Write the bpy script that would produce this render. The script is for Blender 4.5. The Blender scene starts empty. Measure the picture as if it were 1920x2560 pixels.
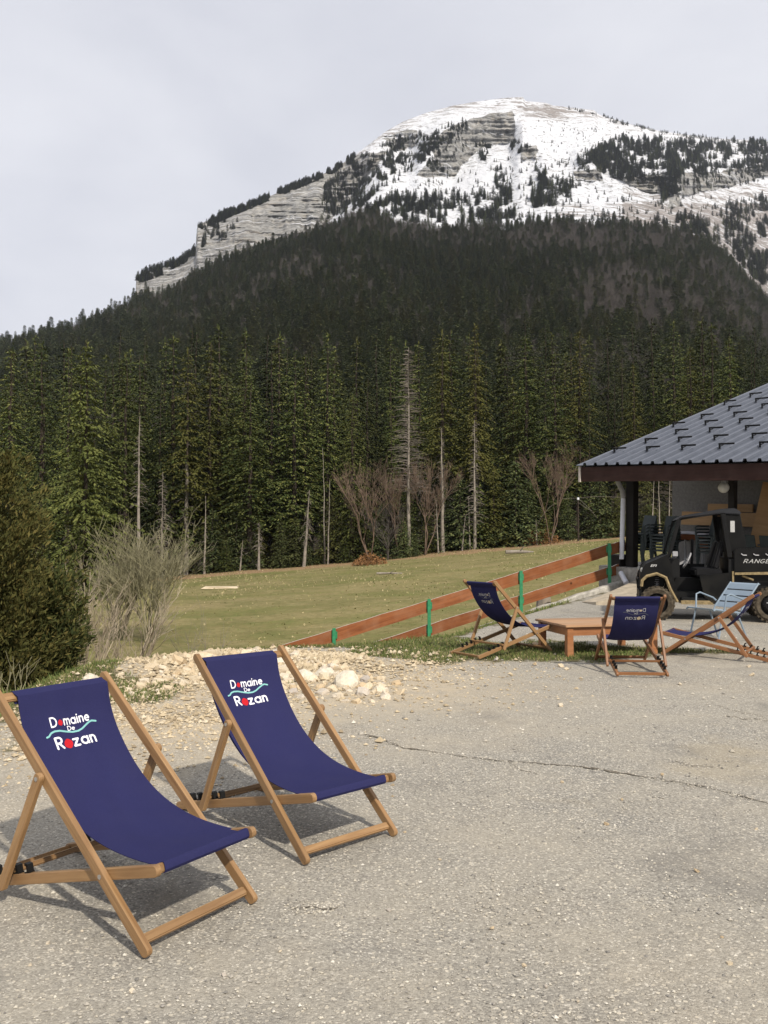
import bpy, bmesh, math, random
import numpy as np
from mathutils import Matrix, Vector, Euler

# ------------------------------------------------------------------ camera, light, exposure
scn = bpy.context.scene
COL = scn.collection
F, CX, CY, HCAM = 2198.0, 960.0, 1280.0, 1.496
PITCH = math.atan(71.0 / F)
cam = bpy.data.cameras.new('camera')
camo = bpy.data.objects.new('camera', cam)
COL.objects.link(camo)
cam.sensor_fit = 'VERTICAL'
cam.sensor_height = 36.0
cam.lens = F / 2560.0 * 36.0
cam.clip_start, cam.clip_end = 0.05, 6000
camo.location = (0, 0, HCAM)
camo.rotation_euler = (math.pi / 2 + PITCH, 0, 0)
scn.camera = camo

SUN_H = Vector((0.464, -0.886))          # horizontal direction towards the sun
SUN_EL = math.radians(41)
sun = bpy.data.lights.new('sun', 'SUN')
sun.energy = 4.3
sun.angle = math.radians(1.4)
sun.color = (1.0, 0.92, 0.80)
suno = bpy.data.objects.new('sun', sun)
COL.objects.link(suno)
tosun = Vector((SUN_H.x * math.cos(SUN_EL), SUN_H.y * math.cos(SUN_EL), math.sin(SUN_EL)))
suno.rotation_euler = tosun.to_track_quat('Z', 'Y').to_euler()
suno.location = (20, -40, 40)

W = bpy.data.worlds.new('World')
scn.world = W
W.use_nodes = True
nt = W.node_tree
nt.nodes.clear()
N = nt.nodes.new
out = N('ShaderNodeOutputWorld'); bg = N('ShaderNodeBackground'); sky = N('ShaderNodeTexSky')
sky.sky_type = 'NISHITA'
sky.sun_disc = False
sky.sun_elevation = SUN_EL
sky.sun_rotation = math.atan2(SUN_H.x, SUN_H.y)
tc = N('ShaderNodeTexCoord'); mp = N('ShaderNodeMapping'); n1 = N('ShaderNodeTexNoise'); r1 = N('ShaderNodeValToRGB'); mx = N('ShaderNodeMix')
mp.inputs['Scale'].default_value = (1.6, 1.6, 3.6)
n1.inputs['Scale'].default_value = 1.7
n1.inputs['Detail'].default_value = 7
n1.inputs['Roughness'].default_value = 0.5
n1.inputs['Distortion'].default_value = 0.3
r1.color_ramp.elements[0].position = 0.32
r1.color_ramp.elements[0].color = (6.9, 7.05, 7.8, 1)
r1.color_ramp.elements[1].position = 0.68
r1.color_ramp.elements[1].color = (8.6, 8.7, 9.25, 1)
mx.data_type = 'RGBA'
mx.inputs[0].default_value = 0.95        # thin high cloud covers nearly all of the blue
bg.inputs['Strength'].default_value = 0.1
L = nt.links.new
L(tc.outputs['Generated'], mp.inputs[0]); L(mp.outputs[0], n1.inputs[0]); L(n1.outputs['Fac'], r1.inputs[0])
L(sky.outputs[0], mx.inputs[6]); L(r1.outputs[0], mx.inputs[7]); L(mx.outputs[2], bg.inputs[0]); L(bg.outputs[0], out.inputs[0])

scn.view_settings.view_transform = 'Standard'
scn.view_settings.look = 'None'
scn.view_settings.exposure = 0.0
scn.view_settings.gamma = 1.0
scn.view_settings.use_curve_mapping = False
scn.cycles.max_bounces = 6
scn.cycles.diffuse_bounces = 3
scn.cycles.transparent_max_bounces = 6
scn.cycles.use_denoising = True

rnd = random.Random(7)
rng = np.random.default_rng(7)

# ------------------------------------------------------------------ small tools
def at(px, py, Y):
    """world point on the sight line through photo pixel px,py at distance Y"""
    x = (px - CX) / F; z = -(py - CY) / F
    c, s = math.cos(PITCH), math.sin(PITCH)
    yw = c - s * z; zw = s + c * z
    return Vector((x / yw * Y, Y, HCAM + zw / yw * Y))

def ray(px, py):
    z = -(py - CY) / F
    c, s = math.cos(PITCH), math.sin(PITCH)
    yw = c - s * z
    return (px - CX) / F / yw, (s + c * z) / yw

def _h(ix, iy, seed):
    n = (ix.astype(np.int64) * 374761393 + iy.astype(np.int64) * 668265263 + seed * 1274126177) & 0x7fffffff
    n = ((n ^ (n >> 13)) * 1274126177) & 0x7fffffff
    return ((n ^ (n >> 16)) & 0xffff) / 65535.0

def vn(x, y, seed=0):
    x = np.asarray(x, float); y = np.asarray(y, float)
    ix = np.floor(x); iy = np.floor(y)
    fx = x - ix; fy = y - iy
    fx = fx * fx * (3 - 2 * fx); fy = fy * fy * (3 - 2 * fy)
    a = _h(ix, iy, seed); b = _h(ix + 1, iy, seed); c = _h(ix, iy + 1, seed); d = _h(ix + 1, iy + 1, seed)
    return (a * (1 - fx) + b * fx) * (1 - fy) + (c * (1 - fx) + d * fx) * fy

def fbm(x, y, seed=0, o=4):
    t = 0; a = 0.5
    for k in range(o):
        t = t + a * (vn(np.asarray(x) * 2 ** k, np.asarray(y) * 2 ** k, seed + k) - 0.5)
        a *= 0.5
    return t

def sstep(a, b, x):
    t = np.clip((np.asarray(x, float) - a) / (b - a), 0, 1)
    return t * t * (3 - 2 * t)

def inpoly(x, y, poly):
    x = np.asarray(x, float); y = np.asarray(y, float)
    r = np.zeros(np.broadcast(x, y).shape, bool)
    n = len(poly)
    for i in range(n):
        x1, y1 = poly[i]; x2, y2 = poly[(i + 1) % n]
        if y1 == y2: continue
        c = ((y1 > y) != (y2 > y)) & (x < (x2 - x1) * (y - y1) / (y2 - y1) + x1)
        r ^= c
    return r

def dpoly(x, y, pts):
    d = np.full(np.broadcast(x, y).shape, 1e9)
    for (x1, y1), (x2, y2) in zip(pts[:-1], pts[1:]):
        dx, dy = x2 - x1, y2 - y1
        t = np.clip(((x - x1) * dx + (y - y1) * dy) / (dx * dx + dy * dy), 0, 1)
        d = np.minimum(d, np.hypot(x - x1 - t * dx, y - y1 - t * dy))
    return d

def np_mesh(name, V, Fa, mats, smooth=False, attrs=None, mi=None):
    """mesh from numpy vertices and an (n,3) or (n,4) face array"""
    me = bpy.data.meshes.new(name)
    V = np.asarray(V, np.float32); Fa = np.asarray(Fa, np.int32)
    k = Fa.shape[1]
    me.vertices.add(len(V)); me.vertices.foreach_set('co', V.ravel())
    me.loops.add(Fa.size); me.loops.foreach_set('vertex_index', Fa.ravel())
    me.polygons.add(len(Fa)); me.polygons.foreach_set('loop_start', np.arange(0, Fa.size, k, dtype=np.int32))
    if mi is not None: me.polygons.foreach_set('material_index', np.asarray(mi, np.int32))
    me.polygons.foreach_set('use_smooth', np.full(len(Fa), smooth))
    for m in (mats if isinstance(mats, (list, tuple)) else [mats]): me.materials.append(m)
    for an, av in (attrs or {}).items():
        a = me.attributes.new(an, 'FLOAT', 'POINT'); a.data.foreach_set('value', np.asarray(av, np.float32))
    me.update(calc_edges=True)
    me.validate()
    return me

class MB:
    """collects simple solids and links them as ONE mesh"""
    def __init__(s): s.v = []; s.f = []; s.m = []
    def add(s, vs, fs, m=0):
        o = len(s.v); s.v += [tuple(p) for p in vs]; s.f += [tuple(i + o for i in q) for q in fs]; s.m += [m] * len(fs)
    def frame(s, p0, p1, up=(0, 0, 1)):
        p0 = Vector(p0); p1 = Vector(p1); d = (p1 - p0).normalized(); u = Vector(up)
        if abs(d.dot(u)) > 0.97: u = Vector((0, 1, 0)) if abs(d.y) < 0.9 else Vector((1, 0, 0))
        a = d.cross(u).normalized(); b = a.cross(d)
        return p0, p1, d, a, b
    def box(s, lo, hi, m=0):
        x0, y0, z0 = lo; x1, y1, z1 = hi
        s.add([(x0, y0, z0), (x1, y0, z0), (x1, y1, z0), (x0, y1, z0), (x0, y0, z1), (x1, y0, z1), (x1, y1, z1), (x0, y1, z1)],
              [(3, 2, 1, 0), (4, 5, 6, 7), (0, 1, 5, 4), (1, 2, 6, 5), (2, 3, 7, 6), (3, 0, 4, 7)], m)
    def bar(s, p0, p1, w, h, up=(0, 0, 1), m=0):
        p0, p1, d, a, b = s.frame(p0, p1, up)
        vs = [p + a * (w / 2 * i) + b * (h / 2 * j) for p in (p0, p1) for i, j in ((-1, -1), (1, -1), (1, 1), (-1, 1))]
        s.add(vs, [(3, 2, 1, 0), (4, 5, 6, 7), (0, 1, 5, 4), (1, 2, 6, 5), (2, 3, 7, 6), (3, 0, 4, 7)], m)
    def tube(s, pts, r, n=8, m=0, cap=True):
        pts = [Vector(p) for p in pts]
        rr = r if isinstance(r, (list, tuple)) else [r] * len(pts)
        o = len(s.v); ref = None
        for i, p in enumerate(pts):
            d = (pts[min(i + 1, len(pts) - 1)] - pts[max(i - 1, 0)]).normalized()
            if ref is None:
                ref = Vector((0, 0, 1)) if abs(d.z) < 0.9 else Vector((1, 0, 0))
            a = d.cross(ref).normalized(); b = a.cross(d); ref = b
            s.v += [tuple(p + (a * math.cos(2 * math.pi * k / n) + b * math.sin(2 * math.pi * k / n)) * rr[i]) for k in range(n)]
        for i in range(len(pts) - 1):
            for k in range(n):
                k2 = (k + 1) % n
                s.f.append((o + i * n + k, o + i * n + k2, o + (i + 1) * n + k2, o + (i + 1) * n + k)); s.m.append(m)
        if cap:
            s.f.append(tuple(o + k for k in reversed(range(n)))); s.m.append(m)
            e = o + (len(pts) - 1) * n
            s.f.append(tuple(e + k for k in range(n))); s.m.append(m)
    def prism(s, poly, y0, y1, m=0, ax='y'):
        """polygon in x,z extruded along y"""
        n = len(poly)
        f = (lambda a, b, t: (a, t, b)) if ax == 'y' else ((lambda a, b, t: (t, a, b)) if ax == 'x' else (lambda a, b, t: (a, b, t)))
        vs = [f(a, b, y0) for a, b in poly] + [f(a, b, y1) for a, b in poly]
        fs = [tuple(range(n)), tuple(range(2 * n - 1, n - 1, -1))]
        fs += [(i, i + n, (i + 1) % n + n, (i + 1) % n) for i in range(n)]
        s.add(vs, fs, m)
    def mesh(s, name, mats, smooth=False, bevel=0, seg=2):
        me = bpy.data.meshes.new(name)
        me.from_pydata(s.v, [], s.f)
        for m in (mats if isinstance(mats, (list, tuple)) else [mats]): me.materials.append(m)
        me.polygons.foreach_set('material_index', s.m)
        bm = bmesh.new(); bm.from_mesh(me)
        bmesh.ops.recalc_face_normals(bm, faces=bm.faces)
        if bevel:
            ed = [e for e in bm.edges if len(e.link_faces) == 2 and e.calc_face_angle(0) > 0.5]
            bmesh.ops.bevel(bm, geom=ed, offset=bevel, segments=seg, affect='EDGES', clamp_overlap=True)
        if smooth:
            for f_ in bm.faces: f_.smooth = True
            for e in bm.edges:
                if len(e.link_faces) == 2 and e.calc_face_angle(0) > 0.7: e.smooth = False
        bm.to_mesh(me); bm.free()
        return me
    def build(s, name, mats, parent=None, **k):
        return obj(name, s.mesh(name, mats, **k), parent)

def obj(name, me, parent=None, mat=None):
    o = bpy.data.objects.new(name, me)
    COL.objects.link(o)
    if parent is not None: o.parent = parent
    if mat is not None: o.matrix_local = mat
    return o

def tag(o, label=None, cat=None, group=None, kind=None):
    if label: o['label'] = label
    if cat: o['category'] = cat
    if group: o['group'] = group
    if kind: o['kind'] = kind
    return o

def thing(name, label, cat, loc=(0, 0, 0), rot=(0, 0, 0), group=None):
    o = bpy.data.objects.new(name, None)
    COL.objects.link(o)
    o.empty_display_size = 0.2
    o.location = loc; o.rotation_euler = rot
    return tag(o, label, cat, group)

# ------------------------------------------------------------------ materials
class NB:
    def __init__(s, name):
        s.m = bpy.data.materials.new(name); s.m.use_nodes = True
        s.t = s.m.node_tree; s.b = s.t.nodes['Principled BSDF']
    def n(s, typ, **kw):
        x = s.t.nodes.new(typ)
        for k, v in kw.items(): setattr(x, k, v)
        return x
    def l(s, a, b): s.t.links.new(a, b)
    def co(s, scale=(1, 1, 1), src='Object'):
        t = s.n('ShaderNodeTexCoord'); m = s.n('ShaderNodeMapping'); m.inputs['Scale'].default_value = scale
        s.l(t.outputs[src], m.inputs[0]); return m.outputs[0]
    def noise(s, co, scale, det=4, rough=0.55, dist=0):
        x = s.n('ShaderNodeTexNoise'); x.inputs['Scale'].default_value = scale; x.inputs['Detail'].default_value = det
        x.inputs['Roughness'].default_value = rough; x.inputs['Distortion'].default_value = dist
        if co is not None: s.l(co, x.inputs['Vector'])
        return x.outputs['Fac']
    def vor(s, co, scale, feat='F1'):
        x = s.n('ShaderNodeTexVoronoi'); x.inputs['Scale'].default_value = scale; x.feature = feat
        s.l(co, x.inputs['Vector']); return x
    def ramp(s, fac, stops, interp='LINEAR'):
        r = s.n('ShaderNodeValToRGB'); cr = r.color_ramp; cr.interpolation = interp
        while len(cr.elements) < len(stops): cr.elements.new(0.5)
        for e, (p, c) in zip(cr.elements, stops):
            e.position = p; e.color = (*c, 1) if len(c) == 3 else c
        s.l(fac, r.inputs[0]); return r.outputs[0]
    def mix(s, fac, a, b, mode='MIX'):
        x = s.n('ShaderNodeMix'); x.data_type = 'RGBA'; x.blend_type = mode
        for i, v in ((0, fac), (6, a), (7, b)):
            if hasattr(v, 'node'): s.l(v, x.inputs[i])
            elif i == 0: x.inputs[0].default_value = v
            else: x.inputs[i].default_value = (*v, 1)
        return x.outputs[2]
    def math(s, op, a, b=0.0, clamp=False):
        x = s.n('ShaderNodeMath'); x.operation = op; x.use_clamp = clamp
        for i, v in ((0, a), (1, b)):
            if hasattr(v, 'node'): s.l(v, x.inputs[i])
            else: x.inputs[i].default_value = v
        return x.outputs[0]
    def attr(s, name):
        x = s.n('ShaderNodeAttribute'); x.attribute_name = name; return x.outputs['Fac']
    def orand(s):
        return s.n('ShaderNodeObjectInfo').outputs['Random']
    def island(s):
        return s.n('ShaderNodeNewGeometry').outputs['Random Per Island']
    def bump(s, h, strength=0.3, dist=0.01):
        x = s.n('ShaderNodeBump'); x.inputs['Strength'].default_value = strength; x.inputs['Distance'].default_value = dist
        s.l(h, x.inputs['Height']); s.l(x.outputs[0], s.b.inputs['Normal'])
    def set(s, col=None, rough=0.7, spec=0.3, metal=0.0):
        if col is not None:
            if hasattr(col, 'node'): s.l(col, s.b.inputs['Base Color'])
            else: s.b.inputs['Base Color'].default_value = (*col, 1)
        if hasattr(rough, 'node'): s.l(rough, s.b.inputs['Roughness'])
        else: s.b.inputs['Roughness'].default_value = rough
        s.b.inputs['Specular IOR Level'].default_value = spec
        s.b.inputs['Metallic'].default_value = metal
        return s.m

def mat_plain(name, col, rough=0.6, spec=0.3, metal=0.0, var=0.15, scale=6.0, bump=0.0):
    b = NB(name); c = b.co()
    nz = b.noise(c, scale, 6, 0.6)
    lo = tuple(v * (1 - var) for v in col); hi = tuple(min(1, v * (1 + var)) for v in col)
    cc = b.ramp(nz, [(0.3, lo), (0.7, hi)])
    if bump: b.bump(nz, bump, 0.01)
    return b.set(cc, rough, spec, metal)

def mat_wood(name, dark, light, sx=2.0, sy=45.0, rough=0.5, weather=None, spec=0.35):
    b = NB(name)
    t = b.n('ShaderNodeTexCoord'); oi = b.n('ShaderNodeObjectInfo')
    add = b.n('ShaderNodeVectorMath'); add.operation = 'ADD'
    sc = b.n('ShaderNodeVectorMath'); sc.operation = 'SCALE'; sc.inputs['Scale'].default_value = 37.0
    cmb = b.n('ShaderNodeCombineXYZ')
    for i in range(3): b.l(oi.outputs['Random'], cmb.inputs[i])
    b.l(cmb.outputs[0], sc.inputs[0]); b.l(t.outputs['Object'], add.inputs[0]); b.l(sc.outputs[0], add.inputs[1])
    m = b.n('ShaderNodeMapping'); m.inputs['Scale'].default_value = (sx, sy, sy); b.l(add.outputs[0], m.inputs[0])
    g = b.noise(m.outputs[0], 1.0, 6, 0.6, 1.2)
    big = b.noise(add.outputs[0], 5.0, 3)
    c = b.ramp(g, [(0.25, dark), (0.5, tuple((a + c_) / 2 for a, c_ in zip(dark, light))), (0.75, light)])
    hi = b.mix(b.math('MULTIPLY', big, 0.35), c, tuple(v * 0.55 for v in dark))
    tone = b.math('ADD', b.math('MULTIPLY', oi.outputs['Random'], 0.35), 0.82)
    v = b.n('ShaderNodeVectorMath'); v.operation = 'SCALE'; b.l(hi, v.inputs[0]); b.l(tone, v.inputs['Scale'])
    col = v.outputs[0]
    if weather:                                   # upper edges bleached by the weather, knots darker
        kn = b.vor(add.outputs[0], 2.2)
        k = b.ramp(kn.outputs['Distance'], [(0.03, (1, 1, 1)), (0.10, (0, 0, 0))])
        col = b.mix(k, col, tuple(v_ * 0.35 for v_ in dark))
        wn = b.noise(add.outputs[0], 3.0, 5)
        col = b.mix(b.math('MULTIPLY', b.ramp(wn, [(0.45, (0, 0, 0)), (0.75, (1, 1, 1))]), 0.35), col, weather)
    b.bump(g, 0.15, 0.002)
    return b.set(col, rough, spec)

M = {}
M['oak'] = mat_wood('oiled_beech', (0.205, 0.110, 0.046), (0.395, 0.245, 0.118), rough=0.42)
M['oakdark'] = mat_wood('red_stained_beech', (0.19, 0.082, 0.034), (0.36, 0.175, 0.078), rough=0.45)
M['table'] = mat_wood('stained_pine', (0.25, 0.095, 0.035), (0.46, 0.20, 0.08), 1.2, 22, 0.5, weather=(0.42, 0.27, 0.16))
M['tabletop'] = mat_wood('worn_pine_top', (0.33, 0.18, 0.09), (0.50, 0.31, 0.18), 1.2, 18, 0.5, weather=(0.46, 0.33, 0.22))
M['fence'] = mat_wood('stained_fence_board', (0.165, 0.055, 0.022), (0.33, 0.125, 0.050), 1.0, 16, 0.7, weather=(0.36, 0.22, 0.14), spec=0.15)
M['fencetop'] = mat_plain('bleached_wood_edge', (0.50, 0.45, 0.40), 0.8, 0.1, var=0.25, scale=12)
M['fascia'] = mat_wood('dark_brown_fascia', (0.030, 0.014, 0.011), (0.062, 0.028, 0.022), 1.0, 14, 0.65, weather=(0.085, 0.05, 0.042), spec=0.2)
M['darkwood'] = mat_wood('tarred_post', (0.008, 0.006, 0.005), (0.018, 0.014, 0.011), 1.0, 14, 0.7)
M['ply'] = mat_wood('varnished_board', (0.38, 0.21, 0.085), (0.54, 0.33, 0.145), 0.8, 7, 0.5)
M['metalgreen'] = mat_plain('green_paint', (0.035, 0.23, 0.105), 0.45, 0.4, var=0.25, scale=20)
M['black'] = mat_plain('black_plastic', (0.008, 0.008, 0.008), 0.5, 0.25, var=0.3)
M['bolt'] = mat_plain('zinc_bolt', (0.55, 0.55, 0.55), 0.35, 0.5, metal=0.9, var=0.1)
M['white'] = mat_plain('white_thread', (0.80, 0.80, 0.84), 0.8, 0.1, var=0.06, scale=300)
M['red'] = mat_plain('red_thread', (0.48, 0.018, 0.025), 0.8, 0.1, var=0.2, scale=300)
M['teal'] = mat_plain('pale_teal_thread', (0.22, 0.48, 0.46), 0.8, 0.1, var=0.15, scale=300)
M['backthread'] = mat_plain('thread_underside', (0.50, 0.50, 0.50), 0.9, 0.05, var=0.2, scale=200)
M['backdot'] = mat_plain('beige_thread_underside', (0.50, 0.42, 0.30), 0.9, 0.05, var=0.2, scale=200)
M['backwave'] = mat_plain('grey_thread_underside', (0.13, 0.14, 0.16), 0.9, 0.05, var=0.2, scale=200)
M['bluemetal'] = mat_plain('grey_blue_lacquer', (0.215, 0.275, 0.335), 0.42, 0.4, var=0.08, scale=5)
M['pvc'] = mat_plain('white_downpipe', (0.66, 0.67, 0.72), 0.4, 0.4, var=0.06, scale=8)
M['zinc'] = mat_plain('grey_zinc', (0.33, 0.33, 0.34), 0.45, 0.4, var=0.2)
M['concrete'] = mat_plain('weathered_concrete', (0.34, 0.32, 0.29), 0.9, 0.1, var=0.35, scale=9, bump=0.4)
M['concretetop'] = mat_plain('pale_concrete', (0.42, 0.40, 0.36), 0.9, 0.1, var=0.4, scale=9, bump=0.4)
M['wall'] = mat_plain('rough_grey_render', (0.20, 0.19, 0.18), 0.95, 0.05, var=0.18, scale=18, bump=0.5)
M['globe'] = mat_plain('frosted_globe', (0.62, 0.61, 0.55), 0.3, 0.4, var=0.12, scale=12)
M['plastic'] = mat_plain('dark_green_grey_resin', (0.045, 0.058, 0.058), 0.5, 0.35, var=0.15)
M['rubber'] = mat_plain('muddy_rubber', (0.075, 0.062, 0.045), 0.9, 0.1, var=0.6, scale=16, bump=0.4)
M['mud'] = mat_plain('dried_mud', (0.26, 0.20, 0.11), 0.95, 0.05, var=0.35, scale=20, bump=0.4)
M['seatvinyl'] = mat_plain('black_vinyl', (0.007, 0.007, 0.008), 0.6, 0.2, var=0.2)
M['sticker'] = mat_plain('white_sticker', (0.45, 0.45, 0.44), 0.6, 0.2, var=0.25, scale=60)
M['lamp'] = mat_plain('clear_headlight', (0.42, 0.42, 0.40), 0.2, 0.6, var=0.2)

def m_fabric():
    b = NB('navy_canvas'); c = b.co()
    w = b.n('ShaderNodeTexWave'); w.inputs['Scale'].default_value = 260; w.bands_direction = 'X'; b.l(c, w.inputs[0])
    w2 = b.n('ShaderNodeTexWave'); w2.inputs['Scale'].default_value = 260; w2.bands_direction = 'Y'; b.l(c, w2.inputs[0])
    h = b.math('ADD', w.outputs['Fac'], w2.outputs['Fac'])
    nz = b.noise(c, 420, 2); bl = b.noise(c, 7, 4)
    col = b.ramp(nz, [(0.3, (0.020, 0.021, 0.070)), (0.7, (0.030, 0.031, 0.098))])
    col = b.mix(b.math('MULTIPLY', b.ramp(bl, [(0.4, (0, 0, 0)), (0.75, (1, 1, 1))]), 0.25), col, (0.034, 0.034, 0.085))
    b.bump(b.math('ADD', h, b.math('MULTIPLY', b.noise(b.co((1, 1, 1)), 24, 4), 3.0)), 0.2, 0.0015)
    return b.set(col, 0.9, 0.06)
M['canvas'] = m_fabric()

def m_utv():
    b = NB('dusty_black_bodywork'); c = b.co()
    d = b.noise(c, 5, 6, 0.65)
    pz = b.n('ShaderNodeSeparateXYZ'); b.l(c, pz.inputs[0])
    low = b.ramp(pz.outputs['Z'], [(0.3, (1, 1, 1)), (0.95, (0.15, 0.15, 0.15))])      # mud splashed on the sills
    f = b.math('MULTIPLY', b.ramp(d, [(0.42, (0, 0, 0)), (0.8, (1, 1, 1))]), low)
    col = b.mix(f, (0.004, 0.004, 0.004), (0.026, 0.024, 0.018))
    b.bump(d, 0.08, 0.01)
    return b.set(col, b.ramp(d, [(0.3, (0.35, 0.35, 0.35)), (0.7, (0.65, 0.65, 0.65))]), 0.2)
M['utv'] = m_utv()

def m_roof():
    b = NB('grey_blue_steel_sheet'); c = b.co()
    nz = b.noise(c, 3, 5); f = b.noise(c, 90, 3)
    col = b.ramp(nz, [(0.3, (0.10, 0.112, 0.14)), (0.7, (0.13, 0.143, 0.175))])
    col = b.mix(b.math('MULTIPLY', f, 0.25), col, (0.06, 0.07, 0.09))
    return b.set(col, 0.38, 0.5, 0.3)
M['roof'] = m_roof()

def m_glass():
    b = NB('scratched_cab_screen')
    b.b.inputs['Alpha'].default_value = 0.35
    return b.set((0.05, 0.07, 0.065), 0.2, 0.4)
M['screen'] = m_glass()

def m_foliage(name, dark, light, tip, hue=0.3):
    b = NB(name)
    isl = b.island(); o = b.orand()
    col = b.ramp(isl, [(0.0, dark), (0.55, light), (1.0, tip)])
    col = b.mix(b.math('MULTIPLY', o, hue), col, tuple(v * 0.45 for v in dark))
    col = b.mix(b.math('MULTIPLY', b.ramp(o, [(0.55, (0, 0, 0)), (1.0, (1, 1, 1))]), 0.35), col, (tip[0] * 1.15, tip[1] * 0.98, tip[2] * 0.8))
    return b.set(col, 0.8, 0.12)
M['spruce'] = m_foliage('spruce_needles', (0.030, 0.046, 0.014), (0.084, 0.104, 0.029), (0.178, 0.180, 0.054), 0.8)
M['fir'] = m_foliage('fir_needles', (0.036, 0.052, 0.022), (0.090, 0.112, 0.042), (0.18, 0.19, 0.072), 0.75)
M['shade_needles'] = m_foliage('shade_painted_needles', (0.012, 0.019, 0.009), (0.030, 0.040, 0.016), (0.062, 0.070, 0.027), 0.5)  # darker spruce needles: shade of the forest gaps painted into the colour
M['bright'] = m_foliage('young_spruce_needles', (0.038, 0.058, 0.015), (0.088, 0.112, 0.030), (0.165, 0.178, 0.056))
M['pine'] = m_foliage('mountain_pine_needles', (0.014, 0.020, 0.012), (0.026, 0.034, 0.020), (0.042, 0.050, 0.030))
M['juniper'] = m_foliage('juniper_scales', (0.030, 0.040, 0.014), (0.068, 0.078, 0.024), (0.135, 0.112, 0.036), 0.1)
M['bark'] = mat_plain('grey_brown_bark', (0.05, 0.04, 0.032), 0.95, 0.05, var=0.5, scale=5)
M['deadbark'] = mat_plain('bleached_dead_wood', (0.25, 0.22, 0.185), 0.95, 0.05, var=0.35, scale=4)
M['deadtwig'] = mat_plain('grey_dead_twigs', (0.19, 0.165, 0.14), 0.95, 0.05, var=0.35, scale=4)
M['redtwig'] = mat_plain('reddish_bare_twigs', (0.15, 0.108, 0.082), 0.95, 0.05, var=0.3, scale=2)
M['greytwig'] = mat_plain('violet_grey_bare_twigs', (0.098, 0.086, 0.076), 0.95, 0.05, var=0.35, scale=1)
M['willow'] = mat_plain('olive_willow_twigs', (0.20, 0.185, 0.115), 0.9, 0.1, var=0.3, scale=3)
M['shrub'] = mat_plain('pale_grey_shrub_twigs', (0.30, 0.25, 0.185), 0.9, 0.1, var=0.3, scale=3)
M['leaflitter'] = mat_plain('dry_brown_leaves', (0.24, 0.125, 0.055), 0.9, 0.1, var=0.4, scale=9)

def m_grass():
    b = NB('spring_grass_blades'); isl = b.island()
    col = b.ramp(isl, [(0.0, (0.07, 0.10, 0.025)), (0.5, (0.115, 0.155, 0.04)), (0.8, (0.19, 0.19, 0.07)), (1.0, (0.32, 0.27, 0.13))])
    return b.set(col, 0.7, 0.2)
M['grass'] = m_grass()

def m_stone():
    b = NB('cream_limestone'); c = b.co(); isl = b.orand()
    nz = b.noise(c, 11, 7, 0.65)
    col = b.ramp(isl, [(0.0, (0.55, 0.43, 0.28)), (0.25, (0.60, 0.50, 0.35)), (0.6, (0.66, 0.58, 0.44)), (0.92, (0.70, 0.65, 0.56)), (1.0, (0.38, 0.37, 0.36))])
    col = b.mix(b.ramp(nz, [(0.35, (0.55, 0.55, 0.55)), (0.65, (0, 0, 0))]), col, (0.46, 0.33, 0.19))
    b.bump(nz, 0.5, 0.02)
    return b.set(col, 0.9, 0.12)
M['stone'] = m_stone()

def m_chips(name, cols):
    b = NB(name); isl = b.island()
    n = len(cols)
    col = b.ramp(isl, [(i / (n - 1), c) for i, c in enumerate(cols)])
    return b.set(col, 0.9, 0.12)
M['gravel'] = m_chips('loose_grey_gravel', [(0.18, 0.17, 0.155), (0.29, 0.27, 0.24), (0.38, 0.35, 0.30), (0.47, 0.43, 0.35), (0.62, 0.585, 0.51)])
M['chips'] = m_chips('limestone_chips', [(0.27, 0.215, 0.145), (0.40, 0.325, 0.215), (0.50, 0.41, 0.275), (0.58, 0.50, 0.37)])

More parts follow.
